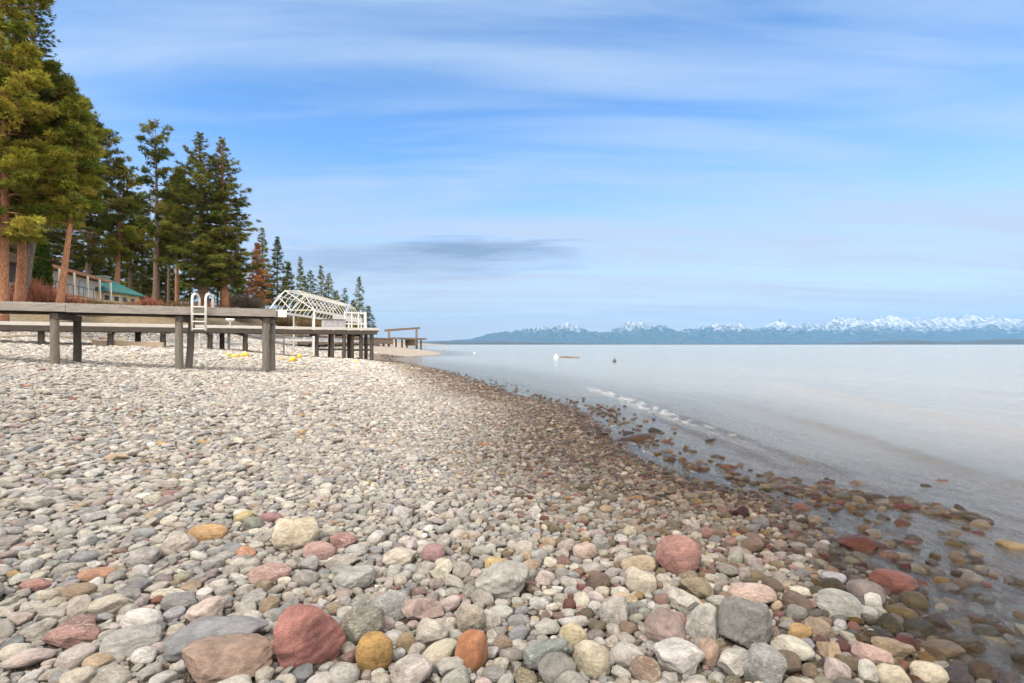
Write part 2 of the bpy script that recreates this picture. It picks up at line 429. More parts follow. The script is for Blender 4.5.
tint = np.stack([wetg, farg, vegg, np.ones_like(wetg)], -1).reshape(-1, 4)
go = bpy.data.objects.new('ground', np_mesh('ground', np.stack([GX, GY, GZ], -1).reshape(-1, 3), quads, [M['ground']], True, tint))
COL.objects.link(go); setk(go, 'stony lake shore rising to a wooded bank', kind='structure')

# ------------------------------------------------------------------ lake surface
def poly_dist(x, y, pts):
    d = np.full(x.shape, 1e9); s = np.zeros(x.shape)
    n = len(pts) - 1
    for i in range(n):
        (ax, ay), (bx, by) = pts[i], pts[i + 1]
        dx, dy = bx - ax, by - ay
        t = np.clip(((x - ax) * dx + (y - ay) * dy) / (dx * dx + dy * dy), 0, 1)
        ex, ey = x - ax - t * dx, y - ay - t * dy
        q = np.sqrt(ex * ex + ey * ey); sg = np.sign(dx * ey - dy * ex)
        b = q < np.abs(d); d = np.where(b, q * sg, d); s = np.where(b, (i + t) / n, s)
    return d, s
wx = graded([(-23000, -9000, 7000), (-9000, -600, 2000), (-600, -40, 40), (-40, -14, 1.5), (-14, 0, .25), (0, 9, .05), (9, 20, .3), (20, 60, 2), (60, 600, 60), (600, 5000, 700), (5000, 35001, 6000)])
wy = graded([(-60, 0, 6), (0, 1.2, .3), (1.2, 10, .05), (10, 24, .12), (24, 60, .8), (60, 300, 12), (300, 3000, 200), (3000, 19801, 2800)])
WX, WY = np.meshgrid(wx, wy)
def crest(pts, amp, w_sh, w_out):
    p = [ground_px(*q) for q in pts]
    d, s = poly_dist(WX, WY, p)
    prof = np.where(d > 0, np.exp(-(d / w_out) ** 2), np.exp(-(d / w_sh) ** 2))
    return amp * prof * np.clip(np.sin(np.pi * np.clip(s, 0, 1)), 0, 1) ** .5
WZ = np.zeros_like(WX)
for pts, amp, a, b in (
        ([(585, 385), (640, 403), (700, 424), (745, 441), (800, 461), (850, 474)], .06, .10, .24),
        ([(640, 412), (690, 431), (735, 447), (790, 470)], .05, .07, .18),
        ([(720, 398), (790, 418), (860, 437), (950, 466), (1080, 500)], .06, .16, .45),
        ([(760, 378), (850, 397), (960, 420), (1100, 450)], .07, .3, .8),
        ([(900, 430), (960, 436), (1080, 450)], .02, .2, .4)):
    WZ += crest(pts, amp, a, b)
wd = -shore_dist(WX, WY)
near = np.exp(-np.maximum(WY - 2, 0) / 14) * np.clip(wd / .5, 0, 1)
WZ += near * (.009 * wob(WX, WY * .4, .17, .4) + .006 * wob(WX, WY * .55, .085, 2.0)) * np.clip(1.4 - wd / 6, .35, 1)
jj = (np.arange(len(wy) - 1)[:, None] * len(wx) + np.arange(len(wx) - 1)[None, :]).ravel()
wq = np.stack([jj, jj + 1, jj + 1 + len(wx), jj + len(wx)], 1)
keep = (wd.ravel()[wq] > -1.5).any(1) | (WY.ravel()[wq] > 300).any(1)
wq = wq[keep]
turb = np.interp(wd, [0, .5, 1.5, 3, 6, 14], [.05, .11, .2, .38, .75, 1.0])
shal = np.clip(1 - wd / 5, 0, 1)
_d, _s = poly_dist(WX, WY, [ground_px(*q) for q in [(585, 385), (640, 403), (700, 424), (745, 441), (800, 463)]])
foam = np.exp(-((np.where(_d < 0, _d + .16, _d * 3 + .16)) / .22) ** 2) * np.interp(_s, [0, .05, .3, .6, .9, 1], [0, .9, 1, .6, .3, 0])
foam = np.maximum(foam, .55 * np.exp(-((wd - .12) / .10) ** 2) * np.clip((WY - 3) / 3, 0, 1))
wt = np.stack([turb, shal, foam, np.ones_like(turb)], -1).reshape(-1, 4)
used = np.unique(wq); rem = np.zeros(WX.size, int); rem[used] = np.arange(len(used))
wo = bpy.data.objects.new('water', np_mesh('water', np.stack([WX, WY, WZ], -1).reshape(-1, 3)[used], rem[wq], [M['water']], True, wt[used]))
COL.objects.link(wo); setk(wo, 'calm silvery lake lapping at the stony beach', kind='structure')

# ------------------------------------------------------------------ far mountains and low hills
rs = np.random.RandomState(4)
def fbm1(x, seed, octs=7, f0=1.0, gain=.55):
    r = np.random.RandomState(seed); o = np.zeros_like(x); a, f = 1.0, f0
    for _ in range(octs):
        tab = r.uniform(-1, 1, 4096); t = x * f; i = np.floor(t).astype(int); q = t - i; q = q * q * (3 - 2 * q)
        o += a * (tab[i % 4096] * (1 - q) + tab[(i + 1) % 4096] * q); a *= gain; f *= 2.03
    return o
def fbm2(x, y, seed, octs=6, gain=.55, ridged=True):
    r = np.random.RandomState(seed); o = np.zeros_like(x); a, f = 1.0, 1.0
    for _ in range(octs):
        tab = r.uniform(-1, 1, (256, 256)); X, Yq = x * f, y * f
        i, j = np.floor(X).astype(int), np.floor(Yq).astype(int); u, v = X - i, Yq - j
        u = u * u * (3 - 2 * u); v = v * v * (3 - 2 * v)
        t = lambda p, q: tab[p % 256, q % 256]
        n = (t(i, j) * (1 - u) + t(i + 1, j) * u) * (1 - v) + (t(i, j + 1) * (1 - u) + t(i + 1, j + 1) * u) * v
        o += a * ((1 - 2 * np.abs(n)) if ridged else n); a *= gain; f *= 2.07
    return o
MY = 16000.0
mpx = np.linspace(300, 1500, 800)
prof_x = [300, 400, 440, 470, 490, 505, 525, 560, 600, 640, 665, 700, 745, 790, 830, 870, 910, 940, 980, 1024, 1150, 1300, 1500, 1700]
prof_y = [344.4, 344, 342.6, 340.3, 335.5, 331, 329, 328, 329, 327.5, 327, 328, 326, 326, 326, 323, 321, 321.5, 322, 320, 318, 321, 319, 323]
top = (CY - np.interp(mpx, prof_x, prof_y)) / F * MY * .94 * (1 + .075 * fbm1(mpx / 26.0, 21, 5, 1.0, .55) * np.clip((mpx - 500) / 120, .1, 1))
mdp = np.linspace(-3600, 3000, 70)
MXg = (mpx[None, :] - CX) / F * MY + 0 * mdp[:, None]
MYg = MY + mdp[:, None] + 0 * mpx[None, :]
cross = np.where(mdp < 0, np.clip(1 + mdp / 3600, 0, 1) ** 1.15, np.clip(1 - mdp / 3200, 0, 1))[:, None]
nz = fbm2(MXg / 1300, MYg / 1700, 9, 7, .55)
MZg = top[None, :] * cross * (1.0 + .0 * nz) + (nz - .5) * 190 * np.clip(cross * 2.2, 0, 1) * np.clip(top[None, :] / 450, .15, 1.3) - 25
mi_ = (np.arange(len(mdp) - 1)[:, None] * len(mpx) + np.arange(len(mpx) - 1)[None, :]).ravel()
mq = np.stack([mi_, mi_ + 1, mi_ + 1 + len(mpx), mi_ + len(mpx)], 1)
mo = bpy.data.objects.new('mountains', np_mesh('mountains', np.stack([MXg, MYg, MZg], -1).reshape(-1, 3), mq, [M['mountain']], True))
COL.objects.link(mo); setk(mo, 'long snow capped mountain range across the lake', kind='structure')

def ridge(name, Y, xs, ys, seed, depth, label, kind='structure', rough=.1):
    px = np.linspace(xs[0], xs[-1], 500)
    t = np.clip((CY - np.interp(px, xs, ys)) / F * Y, 0, None)
    t = t * (1 + rough * fbm1(px / 9.0, seed)) + 1
    dp = np.linspace(-1, 1, 9)
    V = []; 
    for q in dp:
        z = t * (1 - q * q) - 3
        V.append(np.stack([(px - CX) / F * Y, np.full_like(px, Y + q * depth), z], 1))
    V = np.concatenate(V); n = len(px)
    k = (np.arange(len(dp) - 1)[:, None] * n + np.arange(n - 1)[None, :]).ravel()
    o = bpy.data.objects.new(name, np_mesh(name, V, np.stack([k, k + 1, k + 1 + n, k + n], 1), [M['hill_dark']], True))
    COL.objects.link(o); setk(o, label, kind=kind); return o
ridge('hills', 5200.0, [835, 850, 872, 893, 915, 940, 952, 965, 985, 1005, 1060, 1200], [344.2, 342.6, 341.4, 340.2, 340, 341.2, 342.2, 341.2, 339.6, 338.6, 337.6, 341], 3, 400, 'low dark wooded headland under the mountains', rough=.04)
ridge('forest', 4600.0, [432, 445, 470, 500, 540, 600, 700, 800, 850, 1000, 1200], [342.6, 342.0, 341.6, 341.6, 342.4, 343.2, 343.4, 343.3, 343.2, 343.3, 343.3], 5, 350, 'thin dark line of far shore trees along the water', 'stuff', .16)
ridge('hills', 12000.0, [395, 425, 445, 470, 500, 530], [344, 341, 340.6, 338.8, 338, 344], 8, 900, 'faint low hills at the end of the lake', rough=.05)

# ------------------------------------------------------------------ stones
def ico(sub):
    bm = bmesh.new(); bmesh.ops.create_icosphere(bm, subdivisions=sub, radius=1.0)
    V = np.array([v.co[:] for v in bm.verts]); Fc = np.array([[v.index for v in f.verts] for f in bm.faces]); bm.free()
    return V, Fc
ICO = {k: ico(k) for k in (2, 3, 4, 5)}

def stone_mesh(name, seed, sub, angular, mat, fine=0.0):
    r = np.random.RandomState(seed); V, Fc = ICO[sub]; V = V.copy()
    def rot():
        q = r.normal(size=(3, 3)); q, _ = np.linalg.qr(q); return q
    Rm = rot(); W = V @ Rm
    p = r.uniform(2.0, 2.7) if angular < .5 else r.uniform(2.2, 3.0)
    rad = (np.abs(W) ** p).sum(1) ** (-1 / p); W = W * rad[:, None]
    ncut = int(r.randint(1, 4) + angular * 8)
    for _ in range(ncut):
        n = r.normal(size=3); n /= np.linalg.norm(n)
        t = r.uniform(.74, .95) - angular * r.uniform(.05, .26)
        ex = np.maximum(0, W @ n - t); W = W - n[None, :] * (ex * (.75 + .22 * min(1, angular)))[:, None]
    o = np.zeros(len(W))
    for k in range(7):
        kv = r.normal(size=3) * (1.0 + k * .75); o += np.sin(W @ kv + r.uniform(0, 6.28)) * (.075 / (1 + .75 * k))
    W = W * (1 + o * (.85 + angular * .1))[:, None]
    if fine:
        o = np.zeros(len(W))
        for k in range(16):
            kv = r.normal(size=3) * (4 + k * 1.1); o += np.abs(np.sin(W @ kv + r.uniform(0, 6.28))) * (fine / (1 + .2 * k))
        W = W * (1 - o[:, None])
    lo, hi = W.min(0), W.max(0); W = (W - (lo + hi) / 2) / ((hi - lo) / 2)
    return np_mesh(name, W, Fc, [mat], True)

PAL = {  # name used in labels: colour
    'pale grey': (.47, .455, .43), 'light beige grey': (.51, .475, .42), 'cream': (.57, .52, .43), 'white': (.64, .62, .585), 'blue grey': (.33, .34, .355),
    'green grey': (.34, .345, .305), 'mid grey': (.36, .35, .34), 'pale pink': (.49, .40, .365), 'dusty red': (.36, .21, .185), 'mauve': (.355, .295, .29),
    'ochre': (.46, .30, .12), 'brown': (.235, .165, .115), 'terracotta': (.40, .185, .10), 'olive brown': (.22, .18, .10), 'dark red': (.22, .075, .06), 'tan': (.45, .34, .225)}
for _k, _c in list(PAL.items()):
    _l = sum(_c) / 3 * 1.0; PAL[_k] = tuple((_l + (q - _l) * .90) * .85 for q in _c)
names = list(PAL)
W_DRY = np.array([30, 30, 16, 6, 6, 5, 6, 8, 1.4, 3.5, .25, .7, .25, .4, .05, 3.5], float); W_DRY /= W_DRY.sum()
W_SHORE = np.array([9, 12, 10, 4, 4, 5, 6, 6, 8, 7, 3.5, 16, 3, 12, 5, 9], float); W_SHORE /= W_SHORE.sum()

rng = np.random.RandomState(11)
# shared shapes: rounded ones first, then blocky ones
NSH = 18
PROTO_HI = [stone_mesh('stone', 100 + i, 4, 0.05 if i < 9 else (.45 if i < 13 else .85), M['stone'], .02 if i >= 9 else .006) for i in range(NSH)]

# -- stones placed one by one from the photograph
# (px, py, w px, h px, colour name, rgb or None, angular, wet, yaw deg, label, short)
HERO = [
 (310, 640, 64, 66, None, (.37, .165, .145), .55, 0, 20, 'big brick red boulder with a worn flat top, biggest red one on the beach', 'the big red boulder'),
 (375, 651, 39, 38, None, (.47, .29, .10), 0, 0, 0, 'round ochre yellow cobble just beside the big red boulder', 'the round ochre cobble'),
 (472, 650, 37, 38, None, (.46, .205, .10), .1, 0, 60, 'rounded burnt orange cobble at the bottom of the beach', 'the burnt orange cobble'),
 (228, 657, 84, 50, None, (.33, .235, .185), .75, 0, 22, 'wide flat brown slab leaning toward the big red boulder', 'the flat brown slab'),
 (219, 634, 92, 38, None, (.27, .275, .29), .7, 0, 18, 'long blue grey slab lying behind the flat brown slab', 'the long blue grey slab'),
 (678, 558, 43, 40, None, (.43, .235, .205), .15, 0, 10, 'large rounded rose red stone standing above the pebbles near the water', 'the rose red stone'),
 (665, 627, 52, 34, None, (.285, .215, .195), .7, 0, 70, 'mauve brown angular rock among white stones', 'the mauve brown rock'),
 (503, 580, 52, 36, None, (.43, .42, .385), .9, 0, -20, 'pale grey angular block with a flat slanting top', 'the pale grey angular block'),
 (421, 606, 45, 30, None, (.47, .36, .32), .9, 0, 15, 'pinkish wedge shaped stone with a broken hollow face', 'the pinkish wedge stone'),
 (295, 535, 47, 36, None, (.55, .49, .375), .8, 0, 40, 'lumpy cream rock with yellow pitted sides', 'the lumpy cream rock'),
 (319, 549, 32, 20, None, (.46, .31, .275), 0, 0, 25, 'smooth pink egg shaped stone in front of the lumpy cream rock', 'the smooth pink egg'),
 (341, 539, 30, 19, None, (.36, .20, .18), .5, 0, -15, 'dusty red flat topped stone beside the lumpy cream rock', 'the dusty red flat stone'),
 (208, 531, 36, 18, None, (.50, .31, .14), .1, 0, 20, 'orange tan oblong stone, brightest on the inland beach', 'the orange tan oblong'),
 (180, 541, 32, 24, None, (.56, .50, .45), .5, 0, 10, 'pale pinkish white block beside the orange tan oblong stone', 'the pinkish white block'),
 (364, 624, 44, 38, None, (.26, .25, .205), .8, 0, 60, 'dark greenish grey rough rock behind the round ochre cobble', 'the dark green grey rock'),
 (392, 604, 40, 26, None, (.30, .305, .30), .5, 0, 30, 'grey slanting stone above the dark greenish rough rock', 'the grey slanting stone'),
 (470, 617, 30, 33, None, (.46, .415, .335), .6, 0, 0, 'upright knobbly cream grey rock above the burnt orange cobble', 'the upright knobbly rock'),
 (431, 629, 37, 25, None, (.50, .465, .395), .8, 0, -20, 'angular off white rock above the round ochre cobble', 'the off white angular rock'),
 (440, 648, 40, 20, None, (.60, .555, .44), 0, 0, 35, 'long cream white stone tilted beside the burnt orange cobble', 'the tilted cream white stone'),
 (406, 640, 20, 20, None, (.35, .27, .16), 0, 0, 0, 'small round khaki brown pebble next to the round ochre cobble', 'the khaki brown pebble'),
 (542, 650, 48, 34, None, (.25, .28, .265), .95, 0, 30, 'blue green grey jagged rock at the bottom of the beach', 'the blue green jagged rock'),
 (592, 659, 38, 36, None, (.55, .49, .375), .7, 0, 0, 'blocky cream boulder beside the blue green jagged rock', 'the blocky cream boulder'),
 (573, 634, 29, 25, None, (.58, .50, .33), 0, 0, 0, 'smooth yellowish cream stone behind the blocky cream boulder', 'the yellowish cream stone'),
 (616, 611, 33, 30, None, (.47, .44, .40), .7, 0, 15, 'pale rough lump with dark pits above the blocky cream boulder', 'the pale pitted lump'),
 (640, 579, 32, 25, None, (.55, .50, .405), .2, 0, 0, 'rounded cream stone below the rose red stone', 'the rounded cream stone'),
 (638, 562, 34, 20, None, (.49, .40, .285), .3, 0, 10, 'tan domed stone right behind the rounded cream stone', 'the tan domed stone'),
 (585, 549, 25, 17, None, (.52, .41, .345), 0, 0, 0, 'pinkish cream oval stone sitting proud of the pebbles', 'the pinkish cream oval'),
 (703, 622, 37, 36, None, (.46, .445, .415), .85, 0, 30, 'greyish white angular rock beside the mauve brown rock', 'the greyish white angular rock'),
 (746, 626, 56, 54, None, (.235, .235, .22), .95, 0, 40, 'dark grey striped rock with layered edges, tall and slanting', 'the striped grey rock'),
 (685, 599, 34, 22, None, (.53, .505, .45), .9, 0, -10, 'white angular lump above the mauve brown rock', 'the white angular lump'),
 (697, 584, 36, 22, None, (.30, .25, .165), .8, 0, 0, 'olive brown rough stone under the rose red stone', 'the olive brown rough stone'),
 (752, 591, 46, 22, None, (.52, .385, .335), .1, 0, -12, 'long pale pink stone behind the striped grey rock', 'the long pale pink stone'),
 (709, 649, 25, 34, None, (.44, .32, .245), 0, 0, 85, 'upright pinkish tan egg shaped stone below the greyish white rock', 'the upright tan egg'),
 (764, 668, 40, 40, None, (.35, .355, .345), .6, 0, 0, 'solid grey boulder at the very bottom of the beach', 'the solid grey boulder'),
 (734, 661, 32, 26, None, (.62, .60, .55), .8, 0, 0, 'white blocky stone beside the solid grey boulder', 'the white blocky stone'),
 (839, 602, 40, 28, None, (.38, .375, .35), .35, 0, -30, 'light grey flat stone with a buff edge near the waterline', 'the light grey flat stone'),
 (834, 576, 24, 16, None, (.39, .385, .42), .1, .1, 0, 'lilac grey oval stone at the waterline', 'the lilac grey oval'),
 (893, 580, 40, 25, None, (.31, .13, .105), .05, .55, -15, 'dark red rounded stone half in the shallow water', 'the half drowned red stone'),
 (914, 599, 24, 20, None, (.24, .195, .12), .1, .8, -35, 'wet olive brown stone touching the half drowned red stone', 'the wet olive brown stone'),
 (856, 542, 36, 20, None, (.24, .09, .065), .5, .8, -30, 'wet dark red slab tilted at the edge of the water', 'the wet red slab'),
 (890, 556, 24, 12, None, (.30, .16, .125), .1, .8, -20, 'brownish red flat stone just showing above the shallow water', 'the brownish red flat stone'),
 (866, 590, 34, 24, None, (.30, .25, .24), .3, .35, -25, 'damp mauve grey stone leaning on the half drowned red stone', 'the damp mauve stone'),
 (873, 598, 18, 16, None, (.62, .60, .56), .6, 0, 0, 'small bright white stone in front of the half drowned red stone', 'the small bright white stone'),
 (900, 608, 30, 14, None, (.33, .25, .13), .1, .8, -50, 'long wet amber brown stone below the half drowned red stone', 'the long amber stone'),
 (928, 669, 31, 22, None, (.60, .54, .42), 0, 0, -5, 'large smooth cream egg shaped stone at the bottom by the water', 'the smooth cream egg'),
 (893, 673, 30, 22, None, (.57, .51, .385), 0, 0, -20, 'yellow cream oval stone beside the smooth cream egg', 'the yellow cream oval'),
 (872, 653, 36, 24, None, (.47, .32, .28), .5, 0, -35, 'pink wedge shaped stone beyond the yellow cream oval', 'the pink wedge'),
 (891, 645, 36, 22, None, (.34, .26, .175), .7, .15, 0, 'brown rough rock beside the pink wedge stone', 'the brown rough rock'),
 (868, 668, 22, 24, None, (.60, .58, .52), .2, 0, 60, 'upright white stone between the pink wedge and the yellow cream oval', 'the upright white stone'),
 (956, 618, 26, 14, None, (.37, .25, .11), .1, .8, -15, 'amber brown stone lying under clear shallow water', 'the sunken amber stone'),
 (962, 640, 38, 20, None, (.16, .12, .06), .6, .9, -30, 'dark brown ridge of rock breaking the shallow water', 'the dark brown ridge rock'),
 (1014, 558, 28, 14, None, (.45, .33, .18), .4, .55, -25, 'tan oblong stone standing out of the shallow water', 'the tan stone in the water'),
 (978, 543, 10, 6, None, (.26, .08, .06), .1, .8, 0, 'small red stone out in the shallow water', 'the small red water stone'),
 (433, 551, 25, 18, None, (.37, .23, .235), .1, 0, 30, 'purple pink oval stone above the pale grey angular block', 'the purple pink oval'),
 (497, 562, 26, 15, None, (.49, .36, .15), .2, 0, -20, 'mustard yellow stone right behind the pale grey angular block', 'the mustard stone'),
 (72, 632, 46, 20, None, (.38, .215, .19), .5, 0, 18, 'dusty red flat slab on the inland side of the long blue grey slab', 'the dusty red flat slab'),
 (131, 637, 52, 28, None, (.44, .425, .40), .4, 0, 25, 'long light grey stone beside the dusty red flat slab', 'the long light grey stone'),
 (98, 571, 34, 13, None, (.44, .25, .165), .2, 0, 15, 'terracotta flat stone far inland on the pale beach', 'the terracotta flat stone'),
 (36, 581, 30, 13, None, (.38, .185, .16), .3, 0, 20, 'brick red flat stone beyond the terracotta flat stone', 'the brick red flat stone'),
 (269, 571, 44, 18, None, (.43, .275, .245), .3, 0, 8, 'long dusty pink stone below the lumpy cream rock', 'the long dusty pink stone'),
 (244, 514, 19, 12, None, (.56, .47, .26), .1, 0, 30, 'pale yellow oval stone beyond the orange tan oblong stone', 'the pale yellow oval'),
 (355, 577, 40, 24, None, (.41, .415, .39), .5, 0, 20, 'pale grey wide stone above the grey slanting stone', 'the pale grey wide stone'),
 (400, 555, 34, 20, None, (.54, .49, .42), .5, 0, 10, 'off white rounded stone beside the purple pink oval', 'the off white rounded stone'),
 (110, 600, 40, 20, None, (.45, .415, .345), .4, 0, 22, 'wide beige stone above the long light grey stone', 'the wide beige stone'),
 (180, 598, 34, 20, None, (.29, .29, .28), .6, 0, 20, 'grey rough stone above the long blue grey slab', 'the grey rough stone'),
 (270, 515, 22, 11, None, (.35, .20, .21), .2, 0, 20, 'raspberry red oval stone beside the pale yellow oval', 'the raspberry oval'),
 (640, 440, 28, 11, None, (.20, .12, .07), .5, .9, -10, 'wet brown rock standing alone in the water beyond the beach', 'the brown rock in the water'),
 (655, 434, 15, 8, None, (.09, .08, .06), .7, .9, 0, 'black wet rock touching the brown rock in the water', 'the black water rock'),
 (626, 439, 13, 6, None, (.10, .05, .04), .6, .9, 0, 'small dark rock on the shore side of the brown water rock', 'the small dark water rock'),
 (629, 434, 13, 5, None, (.09, .06, .045), .6, .9, 0, 'small dark rock behind the brown water rock', 'the far dark water rock'),
 (603, 433, 12, 5, None, (.11, .06, .045), .4, .9, 0, 'small dark rock beside the shore and the brown water rock', 'the shore dark rock'),
 (693, 456, 9, 6, None, (.20, .13, .06), .3, .8, 0, 'lone brown pebble in the water beyond the shingle', 'the lone brown pebble'),
 (712, 447, 14, 6, None, (.10, .08, .05), .4, .9, 0, 'low dark rock in the broken wave', 'the low dark wave rock'),
 (842, 497, 17, 10, None, (.20, .17, .10), .3, .8, 0, 'olive stone at the head of the stone spit in the shallows', 'the olive spit stone'),
 (856, 491, 16, 8, None, (.28, .16, .13), .3, .7, 20, 'brownish pink stone on the stone spit', 'the brownish pink spit stone'),
 (888, 501, 15, 7, None, (.43, .38, .32), .2, .3, 0, 'pale stone on top of the stone spit', 'the pale spit stone'),
 (903, 507, 18, 9, None, (.26, .07, .06), .1, .75, -15, 'deep red stone on the stone spit', 'the deep red spit stone'),
 (922, 506, 16, 7, None, (.30, .11, .09), .1, .7, 0, 'red oval stone out along the stone spit', 'the red oval spit stone'),
 (940, 511, 20, 8, None, (.19, .12, .06), .5, .8, -20, 'rusty brown rock near the end of the stone spit', 'the rusty spit rock'),
 (962, 516, 30, 10, None, (.16, .11, .06), .7, .85, -22, 'long rusty brown rock at the end of the stone spit', 'the long rusty spit rock'),
 (982, 521, 20, 7, None, (.09, .07, .05), .7, .9, -22, 'flat dark slab at the tip of the stone spit', 'the dark spit slab'),
 (926, 497, 10, 5, None, (.14, .12, .09), .2, .9, 0, 'dark pebble beyond the stone spit', 'the dark pebble'),
 (943, 494, 12, 5, None, (.32, .12, .10), .2, .7, 0, 'reddish pebble beyond the stone spit in the lapping wave', 'the reddish pebble'),
 (824, 488, 18, 10, None, (.22, .10, .08), .3, .8, 0, 'dark red stone where the stone spit meets the beach', 'the dark red spit stone'),
 (800, 505, 18, 10, None, (.31, .15, .12), .3, .7, 0, 'wet red brown stone at the corner of the water', 'the red brown corner stone'),
]
stones = []          # x, y, z, a, b, c, yaw, tilt x, tilt y, shape, colour, wet, hero index
hero_rec = []
for hi_, h in enumerate(HERO):
    px, py, w, hh, cn, rgb, ang, wet, yaw, lab, short = h
    x, y, z = hit(px, py + hh * .12, 0.03)
    a = w * y / F / 2
    el = math.atan2(CH - z, y)
    b = a * (.78 if hh / w > .5 else .62)
    vis = (hh * y / F / 2)
    c = math.sqrt(max((vis ** 2 - (b * math.sin(el)) ** 2), (0.36 * a) ** 2)) / math.cos(el) if vis > 0 else .4 * a
    c = min(max(c, .38 * a), 1.1 * a)
    zz = z + c * .55
    if shore_dist(x, y) < 0.05: zz = max(zz, c * .1 - .01) if hh < 14 else max(z + c * .5, -.01)
    if short in ('the sunken amber stone',): zz = -.01 - c * .6
    hero_rec.append((x, y, zz, a, b, c))

# -- the rest packed by trial on a fine occupancy raster, big ones first
X0, X1, Y0, Y1, RS = -17.5, 6.5, 0.45, 14.0, 0.0125
nxr, nyr = int((X1 - X0) / RS), int((Y1 - Y0) / RS)
occ = np.zeros((nyr, nxr), bool)
uu = np.linspace(0, 2 * np.pi, 13)[:-1]
SAMP = np.concatenate([np.stack([np.cos(uu), np.sin(uu)], 1) * .97, np.stack([np.cos(uu[::2] + .26), np.sin(uu[::2] + .26)], 1) * .55, [[0, 0]]])
def stamp(x, y, a, b, yaw):
    k = int(a / RS) + 2; i0, j0 = int((y - Y0) / RS), int((x - X0) / RS)
    i1, i2, j1, j2 = max(0, i0 - k), min(nyr, i0 + k + 1), max(0, j0 - k), min(nxr, j0 + k + 1)
    if i1 >= i2 or j1 >= j2: return
    yy = Y0 + (np.arange(i1, i2) + .5)[:, None] * RS - y; xx = X0 + (np.arange(j1, j2) + .5)[None, :] * RS - x
    ca, sa = math.cos(yaw), math.sin(yaw)
    u = (xx * ca + yy * sa) / a; v = (-xx * sa + yy * ca) / b
    occ[i1:i2, j1:j2] |= (u * u + v * v) < 1
for (x, y, z, a, b, c), h in zip(hero_rec, HERO): stamp(x, y, a * .92, b * .92, R(h[8]))

def region_scale(x, y, d):
    s = np.where(d < 2.2, .50, np.where(d < 4.5, .50 + .36 * (d - 2.2) / 2.3, .86))
    nearcam = np.clip(1 - (y - 2.0) / 2.4, 0, 1)          # bigger cobbles right in front of the camera
    return np.maximum(s, .5 + .40 * nearcam) * np.where(d < 0, .8, 1.0)

packed = []          # rows: x,y,a,b,yaw
def inview(x, y): return (x > -1.13 * y - 1.4) & (x < np.minimum(1.1 * y + 1.2, 6.4))
for (s0, s1, n, tol, ymax) in ((.085, .120, 420, 1, 14), (.062, .085, 9000, 2, 14), (.046, .062, 40000, 2, 14), (.034, .046, 130000, 3, 14), (.024, .034, 330000, 3, 14), (.016, .024, 220000, 4, 6.5), (.011, .016, 90000, 4, 3.0)):
    yq = Y0 + .02 + (ymax - Y0 - .04) * rng.random_sample(n) ** .62
    xq = rng.uniform(0, 1, n) * (np.minimum(1.1 * yq + 1.2, 6.4) + np.minimum(1.13 * yq + 1.4, 17.3)) - np.minimum(1.13 * yq + 1.4, 17.3)
    d = shore_dist(xq, yq)
    sc_ = region_scale(xq, yq, d)
    a = rng.uniform(s0, s1, n) * np.where(s1 > .035, sc_, 1) * .98
    flat = np.clip((d - 2.5) / 3, 0, 1)
    asp = rng.uniform(.62, .95, n) - .14 * flat
    b = a * asp
    yaw = np.where(rng.random_sample(n) < .6, rng.normal(.25, .5, n), rng.uniform(0, np.pi, n))
    ok = (d > -3.2) & ((d > 0) | (s1 > .02))
    ca, sa = np.cos(yaw), np.sin(yaw)
    SX = xq[:, None] + SAMP[None, :, 0] * (a * ca)[:, None] - SAMP[None, :, 1] * (b * sa)[:, None]
    SY = yq[:, None] + SAMP[None, :, 0] * (a * sa)[:, None] + SAMP[None, :, 1] * (b * ca)[:, None]
    I = np.clip(((SY - Y0) / RS).astype(int), 0, nyr - 1); J = np.clip(((SX - X0) / RS).astype(int), 0, nxr - 1)
    CHK = 3000
    for st in range(0, n, CHK):
        sl = slice(st, min(n, st + CHK))
        cnt = occ[I[sl], J[sl]].sum(1)
        for k in np.nonzero((cnt <= tol) & ok[sl])[0] + st:
            if occ[I[k], J[k]].sum() <= tol and not occ[I[k, -1], J[k, -1]]:
                packed.append((xq[k], yq[k], a[k], b[k], yaw[k])); stamp(xq[k], yq[k], a[k] * .96, b[k] * .96, yaw[k])
near_n = len(packed)
# farther up the beach: one stone per jittered cell
def far_zone(ya, yb, cell, xl):
    ys = np.arange(ya, yb, cell); xs = np.arange(xl, 4.5, cell)
    XX, YY = np.meshgrid(xs, ys); XX = XX.ravel() + rng.uniform(-.45, .45, XX.size) * cell; YY = YY.ravel() + rng.uniform(-.45, .45, YY.size) * cell
    d = shore_dist(XX, YY); z = terrain(XX, YY)
    k = (d > -1.6) & (XX > -1.08 * YY - 1.5) & (z < 2.3); XX, YY, d = XX[k], YY[k], d[k]
    a = cell * rng.uniform(.38, .82, XX.size) * np.where(d < 2.5, .85, 1); b = a * rng.uniform(.6, .92, XX.size)
    return np.stack([XX, YY, a, b, rng.normal(.2, .6, XX.size)], 1)
allp = np.vstack([np.array(packed), far_zone(13.9, 22, .098, -26), far_zone(22, 34, .135, -36), far_zone(34, 52, .20, -40)])

